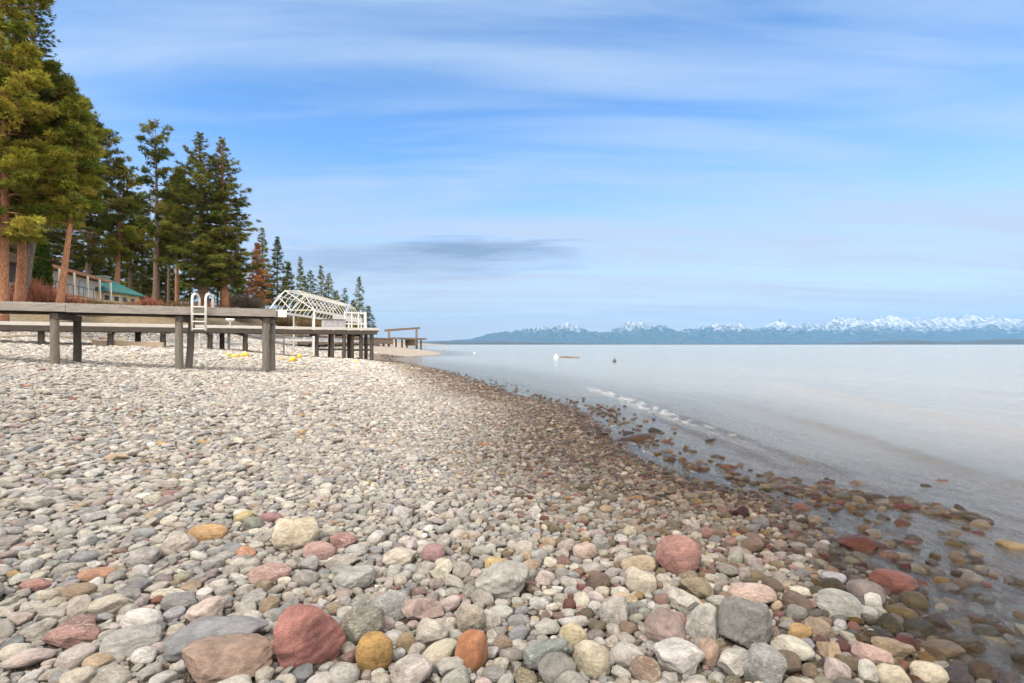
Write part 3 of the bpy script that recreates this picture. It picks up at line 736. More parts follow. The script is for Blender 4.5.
sp_ = []
for (px0, py0), (px1, py1) in zip(((765, 484), (800, 489), (850, 495), (900, 504), (940, 511)), ((800, 489), (850, 495), (900, 504), (940, 511), (985, 521))):
    for _ in range(26):
        u_ = rng.random_sample(); wx_ = rng.normal(0, 1); gp = ground_px(px0 + (px1 - px0) * u_, py0 + (py1 - py0) * u_ + wx_ * 2.5)
        a_ = rng.uniform(.028, .062); sp_.append((gp[0], gp[1], a_, a_ * rng.uniform(.6, .85), rng.normal(-.2, .6)))
for _ in range(430):            # loose stones standing in the shallows along the edge
    k_ = rng.randint(0, 13); (ax_, ay_), (bx_, by_) = SHORE[4 + k_], SHORE[5 + k_]; u_ = rng.random_sample(); o_ = abs(rng.normal(0, .34))
    a_ = rng.uniform(.02, .055); sp_.append((ax_ + (bx_ - ax_) * u_ + o_ + .1, ay_ + (by_ - ay_) * u_, a_, a_ * rng.uniform(.6, .85), rng.normal(-.2, .6)))
n_sp = len(sp_)
allp = np.vstack([allp, np.array(sp_)])
n = len(allp)
x, y, a, b, yaw = allp.T
d = shore_dist(x, y); z = terrain(x, y)
flat = np.clip((d - 2.5) / 3, 0, 1)
c = np.sqrt(a * b) * (rng.uniform(.5, .85, n) - .16 * flat)
zc = z + c * np.where(d < 0, .15, rng.uniform(.25, .62, n)) + np.where((a > .07) & (d > .2), .012, 0)
emerge = np.zeros(n, bool); emerge[-n_sp:] = True
zc = np.where(emerge, np.maximum(z + c * .35, -.45 * c + .012), zc)
tx = rng.normal(0, .2, n); ty = rng.normal(0, .2, n)
# colour
cu = rng.random_sample(n)
wsh = np.clip((2.3 - d) / 1.7 + rng.normal(0, .15, n), 0, 1)
i_dry = np.searchsorted(np.cumsum(W_DRY), cu).clip(0, 15); i_sh = np.searchsorted(np.cumsum(W_SHORE), cu).clip(0, 15)
ci = np.where(rng.random_sample(n) < wsh, i_sh, i_dry)
RGB = np.array([PAL[k] for k in names])[ci] * rng.uniform(.62, 1.22, n)[:, None] * rng.normal(1, .014, (n, 3))
_br = (wsh * np.clip((y - 2.4) / 1.5, 0, 1))[:, None]; RGB = RGB * (1 - _br * np.array([.04, .16, .28]))
wet = np.clip((.72 - d + rng.normal(0, .22, n)) / .5, 0, .95)
wet = np.maximum(wet, np.clip((2.6 - d) / 1.5, 0, 1) * np.clip((y - 2.5) / 1.6, 0, 1) * rng.uniform(.35, 1.0, n))
wet = np.where(d < -.05, .9, wet)
shp = np.where(rng.random_sample(n) < .4, rng.randint(0, 9, n), rng.randint(9, NSH, n))

# which packed stones show largest in the photograph
pxs = CX + F * x / y; pys = CY - F * (zc - CH) / y
vis_ = (pxs > 4) & (pxs < 1020) & (pys < 679) & (d > -.25)
size = np.where(vis_, a * b / y ** 2, 0)
n_ind = 300 - len(HERO)
order = np.argsort(-size)[:n_ind]
indiv = np.zeros(n, bool); indiv[order] = True

def add_stone(me, x, y, z, a, b, c, yaw, tx, ty, rgb, wet, label, dim=1.0):
    o = bpy.data.objects.new('stone', me); COL.objects.link(o)
    o.location = (x, y, z); o.scale = (a, b, c); o.rotation_euler = (tx, ty, yaw)
    o.color = (*[float(q) * dim for q in rgb], float(wet))
    return setk(o, label, 'stone', 'stones on the beach')
for i, (h, rec) in enumerate(zip(HERO, hero_rec)):
    x_, y_, z_, a_, b_, c_ = rec
    me = stone_mesh('stone', 500 + i, 5 if h[2] > 28 else 4, h[6], M['stone'], .022 if h[6] > .45 else .006)
    add_stone(me, x_, y_, z_, a_, b_, c_, R(h[8]), rng.normal(0, .1), rng.normal(0, .1), h[5], h[7], h[9], .83)
# labels for the others: what they look like and where they lie from a stone one can find
hx = np.array([r[0] for r in hero_rec]); hy = np.array([r[1] for r in hero_rec]); big = [i for i, h in enumerate(HERO) if h[2] >= 18]
count_ = {}
def describe(k):
    bi = min(big, key=lambda q: (hx[q] - x[k]) ** 2 + (hy[q] - y[k]) ** 2)
    dx, dy = x[k] - hx[bi], y[k] - hy[bi]
    side = ('on the water side of' if dx > 0 else 'on the inland side of') if abs(dx) > abs(dy) else ('just beyond' if dy > 0 else 'just in front of')
    rad = math.sqrt(a[k] * b[k])
    sz = 'large' if rad > .085 else ('middling' if rad > .062 else 'small')
    form = 'flat' if c[k] / rad < .5 else ('angular' if shp[k] >= 13 else ('long' if b[k] / a[k] < .66 else 'rounded'))
    return sz, form, names[ci[k]], side, bi, math.hypot(dx, dy)
desc = {k: describe(k) for k in order}
from collections import defaultdict
byk = defaultdict(list)
for k in order: byk[desc[k][:5]].append(k)
ORD = ['', 'second ', 'third ', 'fourth ', 'fifth ', 'sixth ', 'seventh ', 'eighth ', 'ninth ', 'tenth ']
for key, ks in byk.items():
    ks.sort(key=lambda k: desc[k][5])
    for j, k in enumerate(ks):
        sz, form, cn, side, bi, _ = desc[k]
        lab = f"{ORD[min(j, 9)]}{sz} {form} {cn} stone {side} {HERO[bi][10]}"
        if len(lab.split()) > 16: lab = lab.replace(f'{sz} {form} ', f'{form} ', 1)
        if len(lab.split()) > 16: lab = lab.replace('standing ', '').replace('smooth ', '')
        sh = int(shp[k])
        add_stone(PROTO_HI[sh], x[k], y[k], zc[k], a[k], b[k], c[k], yaw[k], tx[k], ty[k], RGB[k], wet[k], lab)

# everything smaller is one mass of shingle
protos = bpy.data.collections.new('shingle_shapes')
for i in range(NSH):
    o = bpy.data.objects.new('shingle_shape', stone_mesh('shingle_shape', 100 + i, 3, 0.05 if i < 9 else (.45 if i < 13 else .85), M['stone_stuff'], 0.0))
    protos.objects.link(o)
protos_far = bpy.data.collections.new('shingle_shapes_far')
for i in range(NSH):
    o = bpy.data.objects.new('shingle_shape_far', stone_mesh('shingle_shape_far', 100 + i, 2, 0.05 if i < 9 else (.45 if i < 13 else .85), M['stone_stuff'], 0.0))
    protos_far.objects.link(o)

def scatter_group(coll):
    ng = bpy.data.node_groups.new('scatter', 'GeometryNodeTree')
    ng.interface.new_socket('Geometry', in_out='INPUT', socket_type='NodeSocketGeometry')
    ng.interface.new_socket('Geometry', in_out='OUTPUT', socket_type='NodeSocketGeometry')
    nn, L = ng.nodes, ng.links
    gi, go_ = nn.new('NodeGroupInput'), nn.new('NodeGroupOutput')
    ci_ = nn.new('GeometryNodeCollectionInfo'); ci_.inputs[0].default_value = coll; ci_.inputs['Separate Children'].default_value = True; ci_.inputs['Reset Children'].default_value = True
    iop = nn.new('GeometryNodeInstanceOnPoints')
    def attr(nm, ty):
        q = nn.new('GeometryNodeInputNamedAttribute'); q.data_type = ty; q.inputs['Name'].default_value = nm; return q.outputs['Attribute']
    L.new(gi.outputs[0], iop.inputs['Points']); L.new(ci_.outputs[0], iop.inputs['Instance'])
    iop.inputs['Pick Instance'].default_value = True
    L.new(attr('shape', 'INT'), iop.inputs['Instance Index'])
    L.new(attr('turn', 'FLOAT_VECTOR'), iop.inputs['Rotation']); L.new(attr('size', 'FLOAT_VECTOR'), iop.inputs['Scale'])
    L.new(iop.outputs[0], go_.inputs[0])
    return ng
def scatter(name, k, coll, label):
    me = bpy.data.meshes.new(name); nk = int(k.sum())
    me.vertices.add(nk); me.vertices.foreach_set('co', np.stack([x[k], y[k], zc[k]], 1).astype(np.float32).ravel())
    def put(nm, ty, arr, field):
        q = me.attributes.new(nm, ty, 'POINT'); q.data.foreach_set(field, np.ascontiguousarray(arr).ravel())
    put('shape', 'INT', shp[k].astype(np.int32), 'value')
    put('turn', 'FLOAT_VECTOR', np.stack([tx[k], ty[k], yaw[k]], 1).astype(np.float32), 'vector')
    put('size', 'FLOAT_VECTOR', np.stack([a[k], b[k], c[k]], 1).astype(np.float32), 'vector')
    put('stone_colour', 'FLOAT_COLOR', np.concatenate([RGB[k], wet[k][:, None]], 1).astype(np.float32), 'color')
    me.materials.append(M['stone_stuff'])
    o = bpy.data.objects.new(name, me); COL.objects.link(o)
    md = o.modifiers.new('scatter', 'NODES'); md.node_group = scatter_group(coll)
    return setk(o, label, kind='stuff')
scatter('shingle', (~indiv) & (y < 9), protos, 'mixed pale grey and pink shingle covering the beach')
scatter('shingle', (~indiv) & (y >= 9), protos_far, 'pale shingle stretching away to the piers')
print('stones', n, 'near', near_n)
# ------------------------------------------------------------------ piers
def V3(*a): return np.array(a, float)

def lerp(p, q, t): return p + (q - p) * t

# near pier: runs from the bank out over the dry beach; its deck is above eye level
A, B, DZ = V3(-27.0, 8.75), V3(-8.45, 18.35), 2.52
dirn = (B - A) / np.linalg.norm(B - A); L1 = np.linalg.norm(B - A); nrm = np.array([-dirn[1], dirn[0]])
yaw1 = math.atan2(dirn[1], dirn[0])
def pier_at(px):
    """point of the near edge that shows at a pixel column"""
    k = (px - CX) / F
    t = (k * A[1] - A[0]) / (dirn[0] - k * dirn[1]); return A + dirn * t
pier = empty('wooden_pier', (A[0], A[1], DZ), 'high grey timber pier on stout log posts over dry beach, with the white ladder', 'pier', rz=0)
mb = MB(); rp = random.Random(5); WID = 1.45
nb = int(L1 / .16)
for i in range(nb):
    c = A + dirn * ((i + .5) * L1 / nb) + nrm * (WID / 2)
    mb.box((c[0], c[1], DZ - .02 + rp.uniform(-.004, .004)), (L1 / nb - .012, WID + rp.uniform(-.01, .03), .042), yaw1)
mb.build('deck', M['deck_grey'], pier)
for off, mt in ((-.02, 'deck_grey'), (WID + .02, 'deck_grey')):
    mb = MB(); joints = [0, .21, .45, .72, 1.0]
    for t0, t1 in zip(joints[:-1], joints[1:]):
        p, q = A + dirn * (L1 * t0 + .004) + nrm * off, A + dirn * (L1 * t1 - .004) + nrm * off
        dz = rp.uniform(-.012, .012)
        mb.bar((p[0], p[1], DZ - .165 + dz), (q[0], q[1], DZ - .165 + dz), .06, .235)
    mb.build('side_beam', M[mt], pier, bevel=.008)
mb = MB(); c0, c1 = B + dirn * .035, B + dirn * .035 + nrm * WID
mb.bar((c0[0], c0[1], DZ - .165), (c1[0], c1[1], DZ - .165), .06, .235); mb.build('end_beam', M['deck_grey'], pier)
for off in (.35, .75, 1.1):
    mb = MB(); p, q = A + nrm * off + dirn * .1, B + nrm * off - dirn * .05
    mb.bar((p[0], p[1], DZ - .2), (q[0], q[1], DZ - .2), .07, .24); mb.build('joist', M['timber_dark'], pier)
def log_post(x, y, ztop, r, mat, parent, seed, lean=(0, 0)):
    q = random.Random(seed); z0 = tz(x, y) - .25
    mb = MB(); k = 7
    mb.tube([(x + lean[0] * (1 - i / (k - 1)) + q.uniform(-.01, .01), y + lean[1] * (1 - i / (k - 1)), z0 + (ztop - z0) * i / (k - 1)) for i in range(k)],
            [r * (1.05 - .08 * i / (k - 1)) * q.uniform(.96, 1.04) for i in range(k)], 12)
    return mb.build('post', mat, parent, smooth=False)
FO = np.array([-.34, 1.22])
for i, px in enumerate((-95, 50, 176, 263.5)):
    p = pier_at(px) + np.array([0, .16]); q = p + FO
    mb = MB(); s_, e_ = p + nrm * -.12, p + FO + nrm * .12
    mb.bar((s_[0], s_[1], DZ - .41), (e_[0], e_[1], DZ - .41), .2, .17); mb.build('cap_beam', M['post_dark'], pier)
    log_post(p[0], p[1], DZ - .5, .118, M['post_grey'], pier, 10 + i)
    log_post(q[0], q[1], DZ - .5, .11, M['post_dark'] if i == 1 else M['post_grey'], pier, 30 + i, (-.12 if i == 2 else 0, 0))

# white boarding ladder with two hoops, bolted to the far edge of the near pier
lad = empty('pier_ladder', (*pier_at(199), DZ), 'white tubular boarding ladder with two tall hoops at the edge of the high pier', 'ladder')
def ladder_pt(px, py, dn): 
    p = pier_at(px) + nrm * dn; return V3(p[0], p[1], CH + (CY - py) / F * p[1])
for px in (192.5, 206):
    mb = MB(); pts = []
    base = pier_at(px)
    o_, i_ = base - nrm * .14, base + nrm * .42
    ztop = CH + (CY - 293.5) / F * base[1]; zb = CH + (CY - 331) / F * base[1]
    sh = np.array([.10, .0])
    rr = .20
    pts = [(o_[0], o_[1], zb), (o_[0], o_[1], ztop - rr)]
    for k in range(1, 8):
        t = math.pi * k / 8; m_ = lerp(o_, i_, (1 - math.cos(t)) / 2) + sh * (1 - math.cos(t))
        pts.append((m_[0], m_[1], ztop - rr + rr * math.sin(t)))
    e_ = i_ + sh * 2
    pts += [(e_[0], e_[1], ztop - rr), (e_[0], e_[1], DZ + .03)]
    mb.tube(pts, .037, 10); mb.build('hoop_rail', M['white'], lad, smooth=True)
    mb = MB(); mb.lathe((e_[0], e_[1], DZ + .002), [(.07, 0), (.07, .02), (.045, .03)], 12); mb.build('foot_plate', M['white'], lad)
for k in range(4):
    z = CH + (CY - (307 + k * 7.3)) / F * pier_at(199)[1]
    p, q = pier_at(192.5) - nrm * .14, pier_at(206) - nrm * .14
    mb = MB(); mb.bar((p[0], p[1], z), (q[0], q[1], z), .07, .035); mb.build('rung', M['white'], lad)

# second pier, longer and lower in the picture, behind the first
A2, B2, DZ2 = V3(-30.5, 15.0), V3(-8.55, 32.8), 2.30
A2 = V3(-22.9, 22.9) + (V3(-22.9, 22.9) - V3(-8.7, 32.6)) * .45
d2 = (B2 - A2) / np.linalg.norm(B2 - A2); L2 = np.linalg.norm(B2 - A2); n2_ = np.array([-d2[1], d2[0]]); yaw2 = math.atan2(d2[1], d2[0])
def pier2_at(px):
    k = (px - CX) / F; t = (k * A2[1] - A2[0]) / (d2[0] - k * d2[1]); return A2 + d2 * t
pier2 = empty('plank_pier', (A2[0], A2[1], DZ2), 'long pale edged pier on dark posts behind the high timber pier', 'pier')
W2 = 1.9; nb = int(L2 / .15); mb = MB()
for i in range(nb):
    c = A2 + d2 * ((i + .5) * L2 / nb) + n2_ * (W2 / 2)
    mb.box((c[0], c[1], DZ2 - .02 + rp.uniform(-.003, .003)), (L2 / nb - .012, W2, .04), yaw2)
mb.build('deck', M['edge_pale'], pier2)
mb = MB(); p, q = A2 - n2_ * .03, B2 - n2_ * .03
mb.bar((p[0], p[1], DZ2 - .105), (q[0], q[1], DZ2 - .09), .05, .12); mb.build('edge_board', M['edge_pale'], pier2)
for off in (.0, .9, W2 - .05):
    mb = MB(); p, q = A2 + n2_ * off + d2 * .1, B2 + n2_ * off - d2 * .1
    mb.bar((p[0], p[1], DZ2 - .3), (q[0], q[1], DZ2 - .3), .09, .24); mb.build('joist', M['timber_dark'], pier2)
mb = MB(); p, q = B2 - n2_ * .02 + d2 * .03, B2 + n2_ * W2 + d2 * .03
mb.bar((p[0], p[1], DZ2 - .14), (q[0], q[1], DZ2 - .14), .05, .22); mb.build('end_board', M['edge_pale'], pier2)
for i, (px, dn) in enumerate(((-40, .3), (40, .3), (110, .3), (138, 1.5), (163, .3), (190, 1.5), (210.5, .3), (222, 1.5), (246, .3), (318, .3), (333.5, .3), (344.5, .1), (353.5, .3), (362, .2), (372.5, .15), (330, 1.7), (349, 1.7), (366, 1.7))):
    p = pier2_at(px) if dn < 1 else None
    if p is None:
        k = (px - CX) / F; a0 = A2 + n2_ * dn; t = (k * a0[1] - a0[0]) / (d2[0] - k * d2[1]); p = a0 + d2 * t
    else: p = p + n2_ * dn
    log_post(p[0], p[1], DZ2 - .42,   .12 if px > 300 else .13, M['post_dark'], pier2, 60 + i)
for px in (110, 163, 210.5, 246, 318, 344.5, 362):
    p = pier2_at(px); s_, e_ = p - n2_ * .03, p + n2_ * (W2 - .1)
    mb = MB(); mb.bar((s_[0], s_[1], DZ2 - .47), (e_[0], e_[1], DZ2 - .47), .16, .12); mb.build('cap_beam', M['timber_dark'], pier2)
# low cross rails between the outer posts
for (pa, pb, dz) in ((318, 344.5, -1.35), (344.5, 372.5, -1.4)):
    p, q = pier2_at(pa) + n2_ * .5, pier2_at(pb) + n2_ * .5
    mb = MB(); mb.bar((p[0], p[1], DZ2 + dz), (q[0], q[1], DZ2 + dz), .07, .12); mb.build('cross_rail', M['timber_dark'], pier2)

# white round lamp on the second pier
k = pier2_at(230.5) + n2_ * .2
lp = empty('bollard_light', (k[0], k[1], DZ2), 'white mushroom shaped cap on a thin stem standing on the pale edged pier', 'bollard')
mb = MB(); mb.tube([(k[0], k[1], DZ2 + .002), (k[0], k[1], DZ2 + .22)], .045, 10); mb.build('stem', M['alu'], lp)
mb = MB(); mb.lathe((k[0], k[1], DZ2 + .2), [(.10, 0), (.22, .10), (.23, .15), (.16, .21), (.03, .235)], 16); mb.build('cap', M['white'], lp, smooth=True)

# boat lift of grey metal standing on the shingle behind the pale edged pier
def on(px, Y): 
    X = (px - CX) / F * Y; return V3(X, Y, tz(X, Y))
lift = empty('boat_lift', tuple(on(228, 32)), 'grey metal boat lift frame standing empty under the pale edged pier', 'boat lift')
corners = [on(200, 31.2), on(229, 29.5), on(243, 33.0), on(216, 34.2)]
for c in corners:
    mb = MB(); mb.bar((c[0], c[1], c[2] - .1), (c[0], c[1], 2.0), .11, .11); mb.build('post', M['alu'], lift)
for i in range(4):
    p, q = corners[i], corners[(i + 1) % 4]
    for z in (.38, 1.0):
        zz = max(p[2], q[2]) + z
        mb = MB(); mb.bar((p[0], p[1], zz), (q[0], q[1], zz), .09, .11); mb.build('rail', M['alu'], lift)
p0, p1 = on(227, 29.0), on(285, 31.5)
stair = empty('gangway', (p0[0], p0[1], p0[2]), 'sloping grey metal gangway with side rails leaning down under the pale edged pier', 'gangway')
for off in (0, .8):
    for z0, z1 in ((CH + (CY - 325.5) / F * 29, CH + (CY - 338) / F * 31.5), (CH + (CY - 332) / F * 29, CH + (CY - 344.5) / F * 31.5)):
        mb = MB(); mb.bar((p0[0], p0[1] + off, z0), (p1[0], p1[1] + off, z1), .06, .09); mb.build('rail', M['alu'], stair)
mb = MB()
for i in range(14):
    t = (i + .5) / 14; q = lerp(p0, p1, t); z = lerp(CH + (CY - 332) / F * 29, CH + (CY - 344.5) / F * 31.5, t)
    mb.box((q[0], q[1] + .4, z), (.2, .74, .03))
mb.build('treads', M['alu'], stair)
for t in (.02, .98):
    q = lerp(p0, p1, t); z = lerp(CH + (CY - 332) / F * 29, CH + (CY - 344.5) / F * 31.5, t)
    mb = MB(); mb.bar((q[0], q[1], tz(q[0], q[1]) - .05), (q[0], q[1], z + .3), .07, .07); mb.build('leg', M['alu'], stair)

# ------------------------------------------------------------------ boat canopy: white tubular frame with no cover
YN, YF = 35.0, 47.5
XN, XF, HW = -15.05, -15.5, 1.56
can = empty('boat_canopy', (XN, YN, 0), 'bare white tubular boat canopy frame with arched ribs behind the pale edged pier', 'boat canopy')
ZB, ZS, ZA = 3.60, 4.55, 4.93
def cpt(u, z, t):
    y_ = YN + (YF - YN) * t; xx = XN + (XF - XN) * t; return (xx + u, y_, z)
arch = [(-HW, ZB), (-HW + .62, ZS), (-.45, ZA), (.45, ZA), (HW - .62, ZS), (HW, ZB)]
for i in range(15):
    t = i / 14; mb = MB()
    sl = .0 if i else 0
    for (u0, z0), (u1, z1) in zip(arch[:-1], arch[1:]): mb.bar(cpt(u0, z0, t), cpt(u1, z1, t), .036, .036)
    mb.build('rib', M['white'], can)
for (u, z) in arch:
    mb = MB(); w_ = .09 if z == ZB else .06
    mb.bar(cpt(u, z - (.05 if z == ZB else 0), -.004), cpt(u, z - (.05 if z == ZB else 0), 1.004), w_, w_ + (.08 if z == ZB else 0)); mb.build('rail', M['white'], can)
for (a_, b_) in (((-HW, ZB), (-.45, ZA)), ((HW, ZB), (-.45, ZA)), ((-HW + .62, ZS), (.0, ZB)), ((HW - .62, ZS), (0, ZB)), ((-HW, ZB), (HW, ZB))):
    mb = MB(); mb.bar(cpt(*a_, -.003), cpt(*b_, -.003), .05, .05); mb.build('end_brace', M['white'], can)
# valance boards along the lower edge
mb = MB(); mb.bar(cpt(HW + .06, ZB - .22, .30), cpt(HW + .06, ZB - .22, 1.0), .03, .36); mb.build('valance', M['white'], can)
mb = MB(); mb.bar(cpt(-HW - .05, ZB - .26, -.008), cpt(-HW + 1.25, ZB - .26, -.008), .04, .44); mb.build('valance', M['white'], can)
for i, t in enumerate((.0, .34, .67, 1.0)):
    for sgn in (-1, 1):
        p = cpt(sgn * (HW - .04), 0, t); g0 = min(tz(p[0], p[1]), 3.0)
        mb = MB(); mb.bar((p[0], p[1], g0 - .1), (p[0], p[1], ZB - .1), .11 if sgn > 0 else .09, .11); mb.build('post', M['white'] if sgn > 0 else M['alu'], can)
for t in (.0, .34, .67, 1.0):
    p, q = cpt(-HW + .05, 1.55, t), cpt(HW - .05, 1.55, t)
    mb = MB(); mb.bar(p, q, .09, .14); mb.build('cradle_beam', M['alu'], can)
for u in (-.6, .6):
    mb = MB(); mb.bar(cpt(u, 1.69, .05), cpt(u, 1.69, .95), .12, .14); mb.build('bunk', M['alu'], can)
# grey box and white guard frame on the lake end of the second pier
k = pier2_at(338) + n2_ * 1.0
bx = empty('dock_box', (k[0], k[1], DZ2), 'low dark grey storage box on the pale edged pier under the boat canopy', 'box')
mb = MB(); mb.box((k[0], k[1], DZ2 + .24), (1.3, .6, .48), yaw2); mb.build('box_body', M['chimney'], bx, bevel=.02)
mb = MB(); mb.box((k[0], k[1], DZ2 + .51), (1.38, .68, .056), yaw2); mb.build('lid', M['post_grey'], bx, bevel=.015)
g0_, g1_ = pier2_at(352) + n2_ * 1.5, pier2_at(373) + n2_ * 1.5
gf = empty('guard_rail', (g0_[0], g0_[1], DZ2), 'white guard rail with stout posts at the lake end of the pale edged pier', 'railing')
for i in range(4):
    k = lerp(g0_, g1_, i / 3); mb = MB(); mb.bar((k[0], k[1], DZ2 + .002), (k[0], k[1], DZ2 + 1.08), .07 if i < 3 else .16, .07); mb.build('post', M['white'], gf)
for z_ in (1.02, .3):
    mb = MB(); mb.bar((g0_[0], g0_[1] + .085, DZ2 + z_), (g1_[0], g1_[1] + .085, DZ2 + z_), .05, .08); mb.build('rail', M['white'], gf)

# ------------------------------------------------------------------ third, boarded pier and its gallows, farther along the shore
p0, p1 = on(297, 46), on(393, 74)
t3 = empty('boarded_pier', (p0[0], p0[1], p0[2]), 'old brown boarded pier with upright planks on the shore beyond the boat canopy', 'pier')
zt = 2.05
dd3 = (p1 - p0)[:2]; L3 = np.linalg.norm(dd3); dd3 = dd3 / L3; n3 = np.array([-dd3[1], dd3[0]]); y3 = math.atan2(dd3[1], dd3[0])
mb = MB(); c = (p0 + p1)[:2] / 2 + n3 * 1.2; mb.box((c[0], c[1], zt + .05), (L3, 2.6, .1), y3); mb.build('deck', M['timber_brown'], t3)
mb = MB(); nb = int(L3 / .3)
for i in range(nb):
    u_ = p0[:2] + dd3 * (i + .5) * L3 / nb; hgt = .8 + rp.uniform(-.1, .06)
    mb.box((u_[0], u_[1], zt - hgt / 2), (L3 / nb - rp.uniform(.02, .08), .05, hgt), y3)
mb.build('planking', M['timber_brown'], t3)
for i in range(13):
    u_ = p0[:2] + dd3 * (i + .3) * L3 / 13 + n3 * .15; log_post(u_[0], u_[1], zt, .12, M['post_dark'], t3, 200 + i)
g0, g1 = on(389, 78), on(416.5, 88)
gal = empty('timber_gantry', (g0[0], g0[1], g0[2]), 'goalpost shaped timber gantry on the tip of the shore beyond the piers', 'gantry')
zg0, zg1 = CH + (CY - 330.5) / F * 78, CH + (CY - 328) / F * 88
mb = MB(); mb.bar((g0[0] - .6, g0[1], zg0), (g1[0] + .5, g1[1], zg1), .28, .34); mb.build('beam', M['timber_brown'], gal)
for g_, zt_ in ((g0, zg0), (g1, zg1)):
    mb = MB(); mb.bar((g_[0], g_[1], g_[2] - .2), (g_[0], g_[1], zt_ - .1), .3, .3); mb.build('post', M['timber_brown'], gal)
q0, q1 = on(393, 80), on(422, 90)
jet = empty('low_jetty', (q0[0], q0[1], q0[2]), 'low brown jetty with a boxed end beside the timber gantry', 'jetty')
zj = CH + (CY - 338.5) / F * 82
mb = MB(); mb.bar((q0[0], q0[1], zj), (q1[0], q1[1], zj), 1.8, .3); mb.build('deck', M['timber_brown'], jet)
c = on(411, 86); mb = MB(); mb.box((c[0], c[1], zj - .55), (1.7, 1.4, 1.2)); mb.build('crib', M['timber_brown'], jet)
for px, Y in ((396, 80.5), (402, 82.5), (407, 84.2), (417, 88), (421, 89.5)):
    c = on(px, Y); mb = MB(); mb.bar((c[0], c[1], c[2] - .5), (c[0], c[1], zj - .1), .22, .22); mb.build('post', M['post_dark'], jet)

# ------------------------------------------------------------------ yellow floats, driftwood, things in the lake
def float_buoy(px, py, w, label, tip):
    x_, y_, z_ = hit(px, py, .1); r = w * y_ / F / 2 * .62
    e = empty('float', (x_, y_, z_), label, 'float', 'yellow floats under the piers')
    mb = MB(); mb.lathe((0, 0, 0), [(.25 * r, -1.25 * r), (.8 * r, -1.0 * r), (r, -.4 * r), (r, .5 * r), (.75 * r, 1.0 * r), (.28 * r, 1.2 * r)], 16)
    o = mb.build('float_body', M['yellow'], None, smooth=True); o.parent = e
    mb = MB(); mb.lathe((0, 0, 0), [(.16 * r, 1.2 * r), (.16 * r, 1.45 * r)], 10); mb.tube([(0, .3 * r * math.cos(t), 1.5 * r + .25 * r * math.sin(t)) for t in np.linspace(0, 6.283, 13)], .06 * r, 6)
    o = mb.build('eye', M['yellow'], None, smooth=True); o.parent = e
    e.rotation_euler = (tip[0], tip[1], tip[2]); e.location.z += r * .72
for a_ in ((228, 355, 8, 'small yellow float lying on the shingle below the gangway', (1.4, 0, .4)), (235, 356.5, 9, 'round yellow float in the middle of three below the gangway', (1.2, .2, 2)),
           (245, 355.5, 10, 'largest yellow float below the gangway, tipped on its side', (1.5, 0, 1.2)), (283, 358.5, 6, 'flattened small yellow float by the last post of the high pier', (1.5, .1, .3)),
           (292.5, 360, 10, 'fat yellow float beside the last post of the high pier', (1.1, .3, 2.4)), (299.5, 357, 8, 'upright yellow float standing behind a fat yellow one', (.15, .1, 0)),
           (356, 361, 6, 'little yellow float under the lake end of the pale edged pier', (1.4, 0, 1))):
    float_buoy(a_[0], a_[1], a_[2], a_[3], a_[4])
def driftwood(p, q, r, label, square=False):
    x0, y0, z0 = hit(*p); x1, y1, z1 = hit(*q)
    mb = MB(); qd = random.Random(int(p[0]))
    if square: mb.bar((x0, y0, z0 + r * .8), (x1, y1, z1 + r * .8), r * 2, r * 2)
    else: mb.tube([(x0 + (x1 - x0) * t, y0 + (y1 - y0) * t + qd.uniform(-.05, .05), z0 + (z1 - z0) * t + r * .75 + qd.uniform(-.02, .03)) for t in np.linspace(0, 1, 9)],
                  [r * k_ for k_ in (.7, 1, 1.05, 1, .95, .9, .85, .75, .5)], 10)
    o = mb.build('driftwood_log', M['log']); setk(o, label, 'log', 'driftwood on the beach')
driftwood((93, 346.2), (164, 348), .16, 'squared tan timber lying along the foot of the dark pier posts', True)
driftwood((102, 339), (128, 343.5), .12, 'bleached log slanting down the bank under the high pier')
driftwood((60, 338), (96, 341), .10, 'thin bleached log high on the bank between two posts')
driftwood((0, 339.5), (46, 337.5), .13, 'long pale log resting on the bank behind the first tall post')
# lake
def at_water(px, py): x_, y_ = ground_px(px, py); return x_, y_
x_, y_ = at_water(556, 357.5)
e = empty('mooring_buoy', (x_, y_, 0), 'round white mooring buoy floating out on the lake at the end of a log', 'buoy')
mb = MB(); mb.lathe((x_, y_, -.1), [(.05, -.1), (.16, -.05), (.23, .12), (.19, .28), (.07, .36)], 14); mb.build('buoy_body', M['white'], e, smooth=True)
mb = MB(); mb.tube([(x_, y_, .24), (x_, y_, .36)], .03, 8); mb.build('eye', M['alu'], e)
x2, y2 = at_water(579, 358)
mb = MB(); mb.tube([(x_ + .45, y_, .03), (lerp(x_, x2, .5), lerp(y_, y2, .5), .05), (x2, y2, .02)], [.10, .13, .08], 10); setk(mb.build('floating_log', M['post_grey']), 'thin grey log afloat beside the white mooring buoy', 'log')
x_, y_ = at_water(614.5, 362)
e = empty('mooring_buoy', (x_, y_, 0), 'small black buoy floating alone on the lake', 'buoy')
mb = MB(); mb.lathe((x_, y_, -.05), [(.03, -.08), (.12, -.03), (.15, .1), (.11, .2), (.04, .26)], 14); mb.build('buoy_body', M['black'], e, smooth=True)
mb = MB(); mb.tube([(x_, y_, .2), (x_, y_, .28)], .03, 8); mb.build('eye', M['black'], e)
